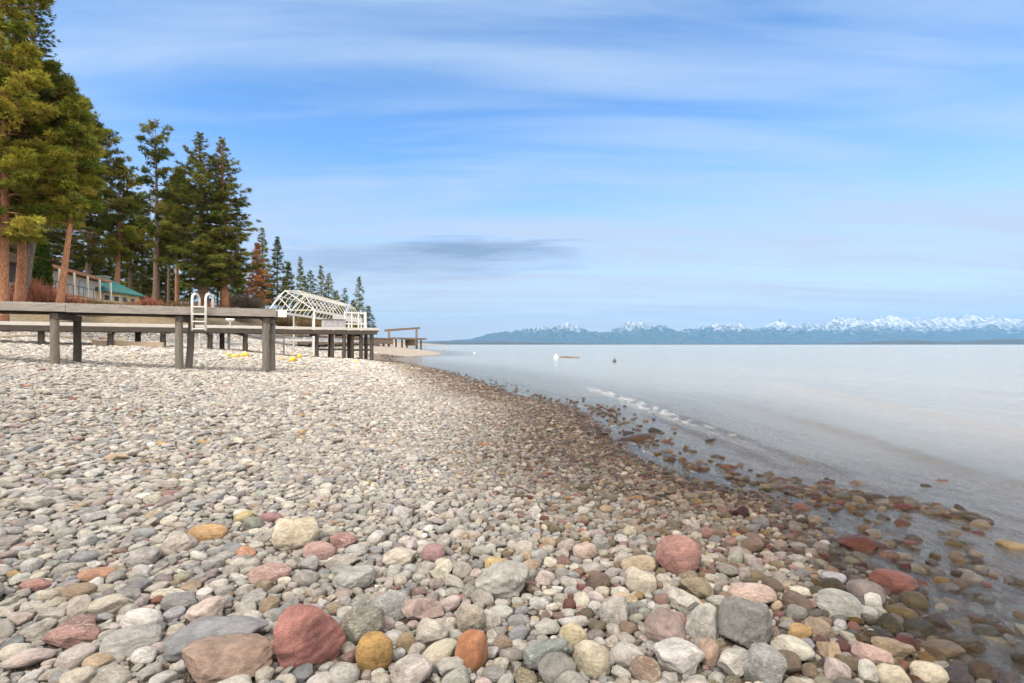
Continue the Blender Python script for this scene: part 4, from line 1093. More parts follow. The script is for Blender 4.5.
for px, py, r, mt, lab in ((444, 350, .28, 'roof_rust', 'reddish buoy floating off the tip of the shore'), (474.5, 353, .16, 'white', 'tiny pale buoy floating well out from the shore tip')):
    x_, y_ = at_water(px, py); mb = MB(); mb.lathe((x_, y_, -.1), [(.1 * r, -.4 * r), (.8 * r, -.1 * r), (r, .4 * r), (.8 * r, 1.1 * r), (.2 * r, 1.4 * r)], 14)
    setk(mb.build('mooring_buoy', M[mt], smooth=True), lab, 'buoy')

# ------------------------------------------------------------------ houses on the bank
def house(name, label, c, ang, size, base, eave, ridge_h, wall, roof, over=.5, hip=0.0, shed=False):
    """box house: local x along the ridge"""
    e = empty(name, (c[0], c[1], base), label, 'house', rz=0)
    lx, ly = size; ca, sa = math.cos(ang), math.sin(ang)
    T = lambda u, v, z: (c[0] + u * ca - v * sa, c[1] + u * sa + v * ca, z)
    mb = MB(); mb.box((c[0], c[1], (base + eave) / 2), (lx, ly, eave - base), ang); mb.build('wall', wall, e)
    hx_, hy_ = lx / 2 + over, ly / 2 + over; k = hip * hx_
    th = .3 if shed else .16; mb = MB()
    if shed:
        vs = [T(-hx_, -hy_, eave + .02), T(hx_, -hy_, eave + .02), T(hx_, hy_, ridge_h), T(-hx_, hy_, ridge_h)]
        vs += [(p[0], p[1], p[2] + th) for p in vs]
        mb.add(vs, [(3, 2, 1, 0), (4, 5, 6, 7), (0, 1, 5, 4), (1, 2, 6, 5), (2, 3, 7, 6), (3, 0, 4, 7)])
    else:
        lo = [T(-hx_, -hy_, eave + .01), T(hx_, -hy_, eave + .01), T(hx_, hy_, eave + .01), T(-hx_, hy_, eave + .01)]
        r0, r1 = T(-hx_ + k, 0, ridge_h), T(hx_ - k, 0, ridge_h)
        up = lambda p: (p[0], p[1], p[2] + th)
        vs = lo + [up(p) for p in lo] + [up(r0), up(r1)]
        mb.add(vs, [(3, 2, 1, 0), (0, 1, 5, 4), (1, 2, 6, 5), (2, 3, 7, 6), (3, 0, 4, 7), (4, 5, 9, 8), (6, 7, 8, 9), (5, 6, 9), (7, 4, 8)])
    rf = mb.build('roof', roof, e)
    return e, T, rf
def window(e, T, u, v, z, w, h, face, mat='glass', ang=0.0, frame='white'):
    """face: 'v-' front side (local -y), 'u+' right end (local +x)"""
    mb = MB(); t = .06
    def quadbox(u0, u1, z0, z1, d0, d1):
        if face == 'v-': pts = [(u0, v - d0), (u1, v - d0), (u1, v - d1), (u0, v - d1)]
        else: pts = [(u + d0, u0), (u + d0, u1), (u + d1, u1), (u + d1, u0)]
        vs = [T(*p, z0) for p in pts] + [T(*p, z1) for p in pts]
        return vs, [(0, 1, 2, 3), (7, 6, 5, 4), (0, 4, 5, 1), (1, 5, 6, 2), (2, 6, 7, 3), (3, 7, 4, 0)]
    c0 = u if face == 'v-' else v
    for (a0, a1, z0, z1) in ((c0 - w / 2, c0 + w / 2, z - h / 2 - .1, z - h / 2), (c0 - w / 2, c0 + w / 2, z + h / 2, z + h / 2 + .1), (c0 - w / 2 - .1, c0 - w / 2, z - h / 2 - .1, z + h / 2 + .1), (c0 + w / 2, c0 + w / 2 + .1, z - h / 2 - .1, z + h / 2 + .1)):
        mb.add(*quadbox(a0, a1, z0, z1, .003, .07))
    f = mb.build('window', M[frame], e)
    mb = MB(); mb.add(*quadbox(c0 - w / 2, c0 + w / 2, z - h / 2, z + h / 2, .004, .035)); g_ = mb.build('pane', M[mat], None); g_.parent = f; g_.matrix_parent_inverse = (parent_matrix(e) @ f.matrix_parent_inverse @ Matrix.Identity(4)).inverted()
    return f
# white house: its long glazed front looks to the lake
P0, P1 = V3(-41.9, 44.2), V3(-46.4, 57.5)
ax = (P1 - P0) / np.linalg.norm(P1 - P0); ang = math.atan2(ax[1], ax[0])
LW = np.linalg.norm(P1 - P0); inn = np.array([-ax[1], ax[0]])         # inland side
c = (P0 + P1) / 2 + inn * 4.0
ev = CH + (CY - 262.5) / F * 45.5; fl = CH + (CY - 290) / F * 45.5
e, T, rf = house('white_house', 'white house with a rusty brown roof and long glazed balcony among the pines', c, ang, (LW, 8.0), 4.6, ev - .3, ev + .8, M['white_wall'], M['roof_rust'], .9, shed=True)
sgn = 1
# which local side faces the lake?
def lake_side(T): 
    return -1 if T(0, -1, 0)[0] > T(0, 1, 0)[0] else 1
ls = lake_side(T)
def front_windows(e, T, half, us, z, w, h, mat):
    for u in us:
        mb = MB(); v0 = ls * (half + .004)
        def q(u0, u1, z0, z1, d0, d1):
            pts = [(u0, v0 + ls * d0), (u1, v0 + ls * d0), (u1, v0 + ls * d1), (u0, v0 + ls * d1)]
            vs = [T(*p, z0) for p in pts] + [T(*p, z1) for p in pts]
            return vs, [(0, 1, 2, 3), (7, 6, 5, 4), (0, 4, 5, 1), (1, 5, 6, 2), (2, 6, 7, 3), (3, 7, 4, 0)]
        for s4 in ((u - w / 2, u + w / 2, z - h / 2 - .09, z - h / 2), (u - w / 2, u + w / 2, z + h / 2, z + h / 2 + .09), (u - w / 2 - .09, u - w / 2, z - h / 2 - .09, z + h / 2 + .09), (u + w / 2, u + w / 2 + .09, z - h / 2 - .09, z + h / 2 + .09)):
            mb.add(*q(*s4, 0, .08))
        f = mb.build('window', M['white'], e)
        mb = MB(); mb.add(*q(u - w / 2, u + w / 2, z - h / 2, z + h / 2, .002, .03))
        g_ = mb.build('pane', M[mat], None); g_.parent = f; g_.matrix_parent_inverse = (parent_matrix(e) @ f.matrix_parent_inverse).inverted()
front_windows(e, T, 4.0, [-LW / 2 + LW * t for t in (.16, .42, .72)], (fl + ev) / 2 - .1, 1.3, 1.3, 'blue_glass')
mb = MB()
pts = [T(-LW / 2 - .3, ls * 4.0, 0), T(LW / 2 + .3, ls * 4.0, 0), T(LW / 2 + .3, ls * 5.2, 0), T(-LW / 2 - .3, ls * 5.2, 0)]
vs = [(p[0], p[1], fl - .25) for p in pts] + [(p[0], p[1], fl - .02) for p in pts]
mb.add(vs, [(3, 2, 1, 0), (4, 5, 6, 7), (0, 1, 5, 4), (1, 2, 6, 5), (2, 3, 7, 6), (3, 0, 4, 7)]); mb.build('balcony', M['roof_rust'], e)
for i in range(6):
    u = -LW / 2 + LW * i / 5; p = T(u, ls * 5.12, 0)
    mb = MB(); mb.bar((p[0], p[1], 4.0), (p[0], p[1], ev - .3), .14, .14); mb.build('post', M['white_wall'] if i else M['roof_rust'], e)
p, q = T(-LW / 2, ls * 5.12, fl + .9), T(LW / 2, ls * 5.12, fl + .9); mb = MB(); mb.bar(p, q, .06, .06); mb.build('handrail', M['timber_dark'], e)
mb = MB()
for i in range(14):
    p = T(-LW / 2 + LW * i / 13, ls * 5.12, 0); mb.bar((p[0], p[1], fl), (p[0], p[1], fl + .87), .03, .03)
mb.build('balusters', M['timber_dark'], e)
# end door facing the camera
mb = MB(); uend = LW / 2 if T(LW / 2, 0, 0)[1] < T(-LW / 2, 0, 0)[1] else -LW / 2
se = 1 if uend > 0 else -1
pts = [T(uend + se * .004, ls * 2.8, 0), T(uend + se * .004, ls * 1.4, 0), T(uend + se * .05, ls * 1.4, 0), T(uend + se * .05, ls * 2.8, 0)]
vs = [(p[0], p[1], fl) for p in pts] + [(p[0], p[1], fl + 2.0) for p in pts]
mb.add(vs, [(3, 2, 1, 0), (4, 5, 6, 7), (0, 1, 5, 4), (1, 2, 6, 5), (2, 3, 7, 6), (3, 0, 4, 7)]); mb.build('door', M['glass'], e)

# yellow cottage with a teal roof
Yc = 60.0
q0, q1 = V3((97 - CX) / F * 57, 57), V3((139 - CX) / F * 64, 64)
ax = (q1 - q0) / np.linalg.norm(q1 - q0); ang = math.atan2(ax[1], ax[0]); LW2 = np.linalg.norm(q1 - q0); inn = np.array([-ax[1], ax[0]])
c = (q0 + q1) / 2 + inn * 3.0
ev2 = CH + (CY - 293.5) / F * 60
e, T, rf = house('yellow_cottage', 'yellow cottage with a teal hipped roof and a grey chimney behind the white house', c, ang, (LW2, 6.0), 4.4, ev2, CH + (CY - 279.5) / F * 63, M['yellow_wall'], M['roof_teal'], .45, hip=.42)
ls = lake_side(T) if False else (-1)
front_windows(e, T, 3.0, [-LW2 / 2 + LW2 * t for t in (.2, .42, .62, .82)], ev2 - .75, .8, .8, 'glass')
ch = T(LW2 * .32, .3, 0)
mb = MB(); mb.box((ch[0], ch[1], CH + (CY - 286) / F * 62), (1.0, .8, 2.3), ang); mb.box((ch[0], ch[1], CH + (CY - 286) / F * 62 + 1.2), (1.2, 1.0, .12), ang)
o = mb.build('chimney', M['chimney'], None); o.parent = rf; o.matrix_parent_inverse = (parent_matrix(e) @ rf.matrix_parent_inverse).inverted()
# dark cabin at the edge of the wood
c = V3(-42.1, 40.6)
ev3 = CH + (CY - 264) / F * 42
e, T, rf = house('dark_cabin', 'dark brown cabin with a pale railing half hidden behind the leaning trunks', c, R(0), (4.0, 3.6), 4.4, ev3, ev3 + .5, M['dark_wall'], M['roof_dark'], .5)
ls = -1
front_windows(e, T, 1.8, [-1.1, .9], ev3 - 1.1, .9, 1.0, 'glass')
mb = MB()
for z in (ev3 - 2.2, ev3 - 1.9, ev3 - 1.75): 
    p, q = T(2.6, -1.8, z), T(2.6, 1.9, z); mb.bar(p, q, .06, .07)
for i in range(6):
    p = T(2.6, -1.8 + i * .74, 0); mb.bar((p[0], p[1], ev3 - 2.9), (p[0], p[1], ev3 - 1.7), .07, .07)
mb.build('railing', M['edge_pale'], e)
# ------------------------------------------------------------------ trees
def unit(v): return v / np.maximum(np.linalg.norm(v, axis=-1, keepdims=True), 1e-9)
def blades(r, pos, axis, size, K, spread, width, flat=0.0, curl=0.0):
    """K needle-like triangles at each tuft"""
    n = len(pos)
    d = unit(axis[:, None, :] * (1 - spread) + r.normal(size=(n, K, 3)) * np.array([1, 1, 1 - flat]) * spread)
    ln = size[:, None] * r.uniform(.6, 1.15, (n, K))
    sd = unit(np.cross(d, r.normal(size=(n, K, 3))))
    p0 = pos[:, None, :] + r.normal(size=(n, K, 3)) * size[:, None, None] * .12
    tip = p0 + d * ln[..., None]; tip[..., 2] -= curl * ln
    w = (width * ln)[..., None]
    Vv = np.stack([p0 - sd * w * .5 + d * ln[..., None] * .3 * 0, p0 + sd * w * .5, tip], 2).reshape(-1, 3)
    return Vv
def conifer(name, label, px, Y, top_py, hw_px, crown_py, kind, seed, lean=0.0, trunk_r=None, bark='bark_brown', cols=None, dens=1.0, base_py=None, group='trees along the shore', open_=0.0, profile=None, curve=0.0):
    r = np.random.RandomState(seed)
    X = (px - CX) / F * Y; zb = tz(X, Y) if base_py is None else CH + (CY - base_py) / F * Y
    H = CH + (CY - top_py) / F * Y - zb; hw = hw_px / F * Y; cb = (CH + (CY - crown_py) / F * Y - zb) / H
    e = empty(name, (X, Y, zb), label, 'tree', group)
    tr = trunk_r or H * .013
    axis_ = lambda t: np.array([lean * H * (t - curve * t * t), .02 * H * math.sin(t * 2.2 + seed), H * t])
    mb = MB(); ts = np.linspace(-.03, .985, 14)
    mb.tube([axis_(t) + np.array([r.uniform(-1, 1), r.uniform(-1, 1), 0]) * tr * .12 for t in ts], [max(.012, tr * (1.25 - 1.22 * max(t, 0) ** .9) * (1.25 if t < 0 else 1)) for t in ts], 10)
    o = mb.build('trunk', M[bark], None, smooth=True); o.parent = e
    # limbs
    pos, ax, sz, tint = [], [], [], []
    lv, lf = MB(), None
    cols = np.array(cols)
    step = (.30 if kind == 'fir' else .42) / dens * max(1.0, Y / 60) * (H / 20) ** .3
    t = cb; scale_t = max(.8, Y / 45)
    ga = r.uniform(0, 6.28)
    while t < .985:
        q = (t - cb) / (1 - cb)
        if profile is not None: rad = hw * np.interp(q, profile[0], profile[1])
        elif kind == 'fir': rad = hw * (1 - q) ** .82 * (0.55 + .45 * min(1, q / .12))
        else: rad = hw * (math.sin(math.pi * min(1, (q * .86 + .14))) ** .55 if q < .55 else (1 - ((q - .55) / .45) ** 1.6) * .97 + .02) * (.6 + .4 * min(1, q / .15))
        rad *= r.uniform(.72, 1.08)
        nbr = 3 if kind == 'pine' else 4
        for _ in range(nbr):
            if r.random_sample() < open_: continue
            ga += 2.4 + r.uniform(-.5, .5); L = max(.25, rad * r.uniform(.55, 1.12))
            e0 = (R(-8) + R(48) * q) if kind == 'fir' else (R(-4) + R(40) * q + r.uniform(-.15, .2))
            p0 = axis_(t + r.uniform(-.3, .3) * step / H)
            dr = np.array([math.cos(ga) * math.cos(e0), math.sin(ga) * math.cos(e0), math.sin(e0)])
            side = np.array([-math.sin(ga), math.cos(ga), 0]); droop = -.16 if kind == 'fir' else r.uniform(-.18, .05)
            lift = .10 if kind == 'fir' else .16
            nt = max(3, int(L * (5.2 if kind == 'fir' else 3.6) * dens / scale_t))
            s = np.sqrt(r.uniform(.06 if kind == 'fir' else .12, 1, nt)); lat = r.uniform(-1, 1, nt) * (.30 if kind == 'fir' else .34) * L * (1.08 - s) ** .7
            pp = p0 + dr * (L * s)[:, None] + side * lat[:, None]
            pp[:, 2] += L * (droop * s ** 1.4 + lift * s ** 3) - np.abs(lat) * .15 + r.uniform(-.12, .16, nt) * (.6 if kind == 'fir' else 1.3)
            aa = unit(dr * .6 + side * np.sign(lat)[:, None] * .55 + np.array([0, 0, .05 if kind == 'fir' else .45]))
            szn = (r.uniform(.30, .52, nt) if kind == 'fir' else r.uniform(.30, .55, nt)) * scale_t ** .7 * (1 - .5 * q ** 2 if kind == 'fir' else 1)
            cc = cols[r.randint(len(cols))] * r.uniform(.75, 1.25); tn_ = cc[None, :] * r.uniform(.75, 1.3, (nt, 1)) * r.normal(1, .06, (nt, 3))
            if kind == 'pine':        # needles sit in rounded puffs at the twig ends
                m_ = 7
                off = unit(r.normal(size=(nt, m_, 3))) * np.array([1, 1, .6]); off[..., 2] = np.abs(off[..., 2]) * r.choice([1, 1, 1, -.5], (nt, m_))
                pos.append((pp[:, None, :] + off * (szn * .62)[:, None, None]).reshape(-1, 3)); ax.append(unit(off + aa[:, None, :] * .4 + np.array([0, 0, .35])).reshape(-1, 3))
                sz.append(np.repeat(szn * .72, m_)); tint.append(np.repeat(tn_, m_, 0))
            else:
                pos.append(pp); ax.append(aa); sz.append(szn); tint.append(tn_)
            end = p0 + dr * L * .85; end[2] += L * droop * .8
            mid = p0 + dr * L * .45; mid[2] += L * droop * .3
            if Y < 75: lv.tube([p0, mid, end], [max(.02, tr * .16 + .012 * L), .02 + .006 * L, .012], 4, cap=False)
        # a few dead stubs below the crown
        t += step / H * r.uniform(.7, 1.3)
    if kind == 'pine' and Y < 60:
        for _ in range(5):
            tt = cb * r.uniform(.55, 1); p0 = axis_(tt); g_ = r.uniform(0, 6.28); L = r.uniform(.4, 1.3)
            lv.tube([p0, p0 + np.array([math.cos(g_) * L, math.sin(g_) * L, -.12 * L])], [.03, .01], 4, cap=False)
    pos, ax, sz, tint = np.concatenate(pos), np.concatenate(ax), np.concatenate(sz), np.concatenate(tint)
    K = (9 if kind == 'pine' else 16) if Y < 55 else ((7 if kind == 'pine' else 12) if Y < 80 else 9)
    if kind == 'fir': Vv = blades(r, pos, ax, sz, K, .46, .17, flat=.45, curl=.12)
    else: Vv = blades(r, pos, ax, sz, K, .5, .24, flat=.1)
    nf = len(Vv) // 3; tt = np.repeat(np.clip(tint, .003, 1), K * 3, 0)
    lV = np.array(lv.v) if lv.v else np.zeros((0, 3)); 
    tri = []
    for f in lv.f: tri += [(f[0], f[1], f[2]), (f[0], f[2], f[3])]
    tri = np.array(tri, int).reshape(-1, 3)
    VV = np.vstack([Vv, lV]); FF = np.vstack([np.arange(nf * 3).reshape(-1, 3), tri + len(Vv)])
    tn = np.ones((len(VV), 4)); tn[:len(Vv), :3] = tt
    me = np_mesh('crown', VV, FF, [M['needle'], M[bark]], False, tn, np.concatenate([np.zeros(nf, int), np.ones(len(tri), int)]))
    o = bpy.data.objects.new('crown', me); COL.objects.link(o); o.parent = e
    return e

YEL = [(0.1827, 0.1742, 0.0298), (0.1403, 0.1487, 0.0255), (0.0892, 0.1062, 0.0221), (0.221, 0.1913, 0.0382)]
OLV = [(0.1105, 0.1062, 0.0255), (0.0808, 0.0892, 0.0229), (0.1275, 0.1148, 0.0281), (0.0638, 0.0723, 0.0204)]
DRK = [(0.051, 0.0663, 0.0187), (0.0638, 0.0765, 0.0221), (0.0425, 0.0544, 0.017), (0.085, 0.0892, 0.0238)]
FIR = [(0.1062, 0.1148, 0.0298), (0.0808, 0.0935, 0.0255), (0.136, 0.1318, 0.034), (0.0638, 0.0765, 0.0221)]
DST = [(0.085, 0.0935, 0.0425), (0.0723, 0.085, 0.0382), (0.1105, 0.1105, 0.0425)]
RED = [(0.255, 0.1105, 0.0425), (0.204, 0.0892, 0.0382), (0.2975, 0.1445, 0.0595), (0.119, 0.0765, 0.0382)]

conifer('ponderosa_pine', 'huge ponderosa pine with a straight orange trunk at the near end of the wood', -4, 30, -130, 88, 236, 'pine', 1, 0, .21, 'bark_orange', YEL, 1.45, 330, open_=.12,
        profile=([0, .1, .3, .475, .64, .85, 1], [.75, 1, .9, .66, .36, .15, .05]))
conifer('ponderosa_pine', 'ponderosa pine with a curved orange trunk and dense yellow green crown', 15, 32.5, 60, 62, 216, 'pine', 2, .10, .23, 'bark_orange', YEL + OLV[:1], 1.4, 305, curve=.75, open_=.1)
conifer('ponderosa_pine', 'pine with a grey brown trunk leaning toward the lake among the orange ones', 19, 33.5, 70, 50, 205, 'pine', 3, .30, .19, 'bark_grey', OLV + YEL[:1], 1.4, 306, curve=.5)
conifer('ponderosa_pine', 'slim pine with an orange trunk leaning strongly toward the lake', 62, 31.5, 100, 25, 222, 'pine', 4, .18, .17, 'bark_orange', YEL, 1.5, 306, curve=.5)
conifer('douglas_fir', 'tall dark fir rising behind the big ponderosa pines', 30, 54, -50, 66, 262, 'fir', 5, 0, .38, 'bark_brown', DRK, 1.15, 305)
conifer('pine_tree', 'loose crowned green pine reaching out beside the tall dark fir', 88, 62, 112, 40, 262, 'pine', 6, 0, .28, 'bark_brown', OLV + DRK[:1], 1.1, 305, open_=.3)
conifer('pine_tree', 'tall narrow pine standing alone with open sky round its top', 154, 46, 121, 23, 250, 'pine', 7, .003, .24, 'bark_brown', OLV + DRK[:2], 1.0, 305, open_=.52,
        profile=([0, .2, .45, .62, .78, .92, 1], [.5, .62, 1, .95, .9, .6, .12]))
conifer('douglas_fir', 'broad fir, the taller of the twin firs beside the white ladder', 201, 48, 133, 41, 283, 'fir', 8, 0, .38, 'bark_brown', FIR, 1.3, 306,
        profile=([0, .1, .35, .6, .8, 1], [.55, .95, 1, .75, .42, .04]), open_=.06)
conifer('douglas_fir', 'fir with a ragged lakeward edge, the shorter of the twin firs', 224, 49.5, 138, 31, 282, 'fir', 9, 0, .32, 'bark_orange', FIR + OLV[:1], 1.2, 306,
        profile=([0, .1, .35, .6, .8, 1], [.6, 1, 1, .8, .5, .04]), open_=.10)
conifer('pine_tree', 'slender orange stemmed pine at the inland side of the twin firs', 178, 52, 172, 18, 250, 'pine', 10, .02, .17, 'bark_orange', OLV, 1.3, 306, open_=.1)
conifer('pine_tree', 'thin dark stemmed pine between the narrow pine and the twin firs', 170, 54, 196, 16, 262, 'pine', 11, 0, .14, 'bark_brown', DRK, 1.2, 306, open_=.1)
conifer('pine_tree', 'young pine with a bright orange stem behind the yellow cottage roof', 118, 66, 165, 34, 258, 'pine', 12, .0, .28, 'bark_orange', YEL + OLV, 1.1, 300, open_=.2)
conifer('pine_tree', 'young pine with a dark stem above the grey chimney', 129, 68, 195, 24, 260, 'pine', 13, .0, .22, 'bark_brown', OLV, 1.1, 300, open_=.2)
conifer('spruce_tree', 'green spruce filling the gap behind the tall narrow pine', 141, 70, 192, 28, 303, 'fir', 14, 0, None, 'bark_brown', FIR, 1.1, 306)
conifer('spruce_tree', 'dark spruce low in the gap on the inland side of the twin firs', 166, 72, 215, 24, 304, 'fir', 15, 0, None, 'bark_brown', DRK, 1.1, 308)
conifer('spruce_tree', 'deep green spruce behind the young orange stemmed pine', 112, 78, 178, 32, 302, 'fir', 16, 0, None, 'bark_brown', DRK, 1.1, 306)
conifer('spruce_tree', 'wide dark spruce just inland of the tall narrow pine', 128, 84, 205, 30, 304, 'fir', 17, 0, None, 'bark_brown', DRK, 1.1, 306)
conifer('spruce_tree', 'wide dark spruce just lakeward of the tall narrow pine', 155, 86, 222, 28, 304, 'fir', 18, 0, None, 'bark_brown', DRK, 1.1, 306)
conifer('spruce_tree', 'dark spruce between the twin firs and the rust red fir', 238, 66, 252, 17, 306, 'fir', 19, 0, None, 'bark_brown', DRK, 1.1, 312)
for i, (px, tp, hw, lab) in enumerate(((8, 205, 30, 'dark spruce above the dark cabin roof'), (40, 195, 30, 'dark spruce just behind the tall cone shaped cedar'), (66, 190, 28, 'dark spruce above the white house roof'),
                                       (88, 205, 26, 'dark spruce between the white house and the teal roof'), (190, 235, 20, 'dark spruce behind the stems of the twin firs'), (218, 240, 18, 'dark spruce low behind the broader twin fir'), (-20, 190, 34, 'dark spruce at the inland edge of the wood'), (98, 215, 26, 'dark spruce just above the teal roof ridge'), (22, 215, 30, 'dark spruce between the cabin and the cone shaped cedar'))):
    conifer('spruce_tree', lab, px, 66 + i * 3, tp, hw * 1.2, 300, 'fir', 30 + i, 0, None, 'bark_brown', DRK, 1.05, 306)
conifer('spruce_tree', 'shaggy green fir with a thin pointed top beyond the twin firs', 263, 72, 227, 15, 300, 'fir', 40, 0, None, 'bark_brown', FIR, 1.0, 314, open_=.15)
conifer('spruce_tree', 'dark pointed fir standing behind the rust coloured tree', 278, 74, 236, 17, 303, 'fir', 41, 0, None, 'bark_brown', DRK, 1.0, 318, open_=.05)
conifer('dying_fir', 'rust red dying fir tree above the greyish brown thicket', 257, 60, 243, 18, 305, 'fir', 42, 0, None, 'bark_brown', RED, 1.1, 316, open_=.05)
conifer('spruce_tree', 'green spruce in front of the rust red tree foot', 288, 78, 262, 12, 312, 'fir', 43, 0, None, 'bark_brown', DRK, 1.0, 322)
for i, (px, Y, tp, hw, lab, c_, kd, ln, op) in enumerate((
        (299, 100, 256, 12, 'pointed fir directly above the near end of the boat canopy', FIR, 'fir', .01, .25), (311, 104, 269, 20, 'ragged bushy fir above the middle of the boat canopy', DRK, 'fir', -.015, .1),
        (321, 108, 265, 16, 'tall pale green fir above the arched ribs of the boat canopy', OLV, 'fir', .0, .15), (328, 110, 273, 19, 'broad fir showing just over the boat canopy ribs', FIR, 'fir', .02, .12),
        (305, 112, 276, 16, 'low dark fir filling the gap above the near canopy ribs', DRK, 'fir', 0, .1), (344, 124, 287, 11, 'small dark fir over the far end of the boat canopy', DRK, 'fir', .02, .2),
        (359.5, 118, 275, 13, 'last tall fir before the open lake', FIR, 'fir', -.01, .3), (353, 132, 299, 12, 'short dark fir tucked behind the last tall one', DRK, 'fir', 0, .1), (336, 130, 290, 18, 'low broad fir behind the far canopy ribs', OLV, 'fir', 0, .1),
        (369, 140, 306, 10, 'little dark fir closest to the timber gantry', DRK, 'fir', 0, .15))):
    conifer('shore_tree', lab, px, Y, tp, hw, 332, kd, 150 + i, ln, None, 'bark_brown', c_, 1.35, 344, open_=op)

# tall cone shaped cedar
def shrub(name, label, px, Y, top_py, hw_px, base_py, cols, seed, kind, group):
    r = np.random.RandomState(seed); X = (px - CX) / F * Y; zb = CH + (CY - base_py) / F * Y; H = CH + (CY - top_py) / F * Y - zb; hw = hw_px / F * Y
    e = empty(name, (X, Y, zb), label, 'shrub', group)
    cols = np.array(cols)
    if kind == 'cone':
        n = 2600; q = r.uniform(0, 1, n) ** .8; rad = hw * (np.sin(np.pi * np.clip(q * .8 + .2, 0, 1)) ** .7) * np.sqrt(r.uniform(.35, 1, n)); g_ = r.uniform(0, 6.28, n)
        pos = np.stack([rad * np.cos(g_), rad * np.sin(g_), H * q], 1); ax = unit(np.stack([np.cos(g_) * .4, np.sin(g_) * .4, np.ones(n)], 1))
        K = 8; Vv = blades(r, pos, ax, r.uniform(.16, .3, n), K, .35, .25); tn = cols[r.randint(len(cols), size=n)] * r.uniform(.7, 1.3, (n, 1)); tn = np.repeat(tn, K * 3, 0)
        mb = MB(); mb.tube([(0, 0, -.2), (0, 0, H * .5), (0, 0, H * .95)], [.09, .06, .01], 8); o = mb.build('stem', M['bark_brown'], None); o.parent = e
    else:
        n = 900 if cols[0][0] < .09 else 420; g_ = r.uniform(0, 6.28, n); rr = hw * np.sqrt(r.uniform(0, 1, n)); b0 = np.stack([rr * .45 * np.cos(g_), rr * .45 * np.sin(g_), np.full(n, -.1)], 1)
        hh = H * r.uniform(.55, 1.05, n) * np.sqrt(np.clip(1 - .6 * (rr / hw) ** 2, .1, 1)); tp = b0 + np.stack([rr * .75 * np.cos(g_), rr * .75 * np.sin(g_), hh], 1)
        Vl, tl = [], []
        col = cols[r.randint(len(cols), size=n)] * r.uniform(.7, 1.3, (n, 1))
        def stick(p, q_, w, c_):
            sd = unit(np.cross(q_ - p, r.normal(size=p.shape))) * w
            Vl.append(np.stack([p - sd, p + sd, q_], 1).reshape(-1, 3)); tl.append(np.repeat(c_, 3, 0))
        stick(b0, tp, .022, col)
        for _ in range(5):
            s = r.uniform(.3, .95, n)[:, None]; p = b0 + (tp - b0) * s; stick(p, p + r.normal(size=(n, 3)) * .16 + np.array([0, 0, .28]) * r.uniform(.6, 1.4, (n, 1)), .014, col * r.uniform(.8, 1.25, (n, 1)))
        Vv = np.concatenate(Vl); tn = np.concatenate(tl)
    tt = np.ones((len(Vv), 4)); tt[:, :3] = np.clip(tn, .003, 1)
    me = np_mesh('foliage', Vv, np.arange(len(Vv)).reshape(-1, 3), [M['needle'] if kind == 'cone' else M['twig']], False, tt)
    o = bpy.data.objects.new('foliage' if kind == 'cone' else 'twigs', me); COL.objects.link(o); o.parent = e
    return e
shrub('cedar_shrub', 'tall green cone shaped cedar between the leaning trunks and the white house', 39, 40, 236, 10, 300, [(.035, .06, .012), (.05, .08, .015), (.025, .045, .012)], 70, 'cone', None)
TW = [(0.204, 0.0765, 0.051), (0.2465, 0.0978, 0.068), (0.153, 0.0638, 0.0467), (0.272, 0.136, 0.085)]
TG = [(0.0723, 0.0595, 0.051), (0.0935, 0.0765, 0.0638), (0.0553, 0.0467, 0.0382)]
TB = [(0.1275, 0.0892, 0.051), (0.1615, 0.1105, 0.0595), (0.0935, 0.068, 0.0382)]
for i, (px, Y, tp, hw, bp, cl, lab) in enumerate((
        (30, 36, 276, 13, 304, TW, 'tallest red twigged bush in front of the dark cabin'), (50, 37, 284, 13, 305, TW, 'red twigged bush at the foot of the leaning slim pine'), (14, 35, 292, 12, 306, TW, 'low red twigged bush beside the straight orange trunk'),
        (70, 38, 297, 13, 306, TW, 'red twigged bush below the white house balcony'), (86, 40, 299, 12, 307, TB, 'brown twigged bush under the white house balcony'), (102, 42, 302, 12, 308, TB, 'brown twigged bush in front of the yellow cottage wall'),
        (120, 44, 304, 13, 310, TB, 'low brown bush below the teal roof'), (138, 46, 301, 12, 311, TW, 'reddish bush at the lakeward corner of the yellow cottage'), (150, 44, 296, 10, 311, TW, 'rust red bush at the foot of the narrow pine'),
        (166, 46, 302, 11, 312, TB, 'brown scrub between the narrow pine and the twin firs'), (184, 46, 300, 11, 313, TB, 'brown scrub at the foot of the twin firs'), (205, 48, 301, 12, 314, TW, 'reddish scrub behind the hoops of the white ladder'),
        (224, 50, 303, 12, 316, TB, 'brown scrub just lakeward of the white ladder'), (268, 54, 306, 12, 320, TB, 'brown scrub under the rust red fir'), (285, 58, 312, 12, 326, TB, 'brown scrub inside the near end of the boat canopy'),
        (308, 64, 316, 12, 329, TB, 'brown scrub seen through the boat canopy posts'), (332, 70, 320, 12, 331, TB, 'brown scrub beyond the middle of the boat canopy'),
        (236, 55, 293, 12, 314, TG, 'tall greyish brown thicket under the twin firs'), (249, 56, 291, 13, 315, TG, 'tall greyish brown thicket at the foot of the rust red fir'),
        (110, 43, 313, 16, 322, TW, 'dark red brush on the slope under the high pier deck'), (142, 45, 312, 16, 322, TW, 'dark red brush on the slope behind the first white pier edge'), (170, 46, 313, 14, 324, TW, 'dark red brush on the slope inland of the ladder'))):
    shrub('twig_bush', lab, px, Y, tp, hw, bp, cl, 80 + i, 'twig', 'bare bushes on the bank')
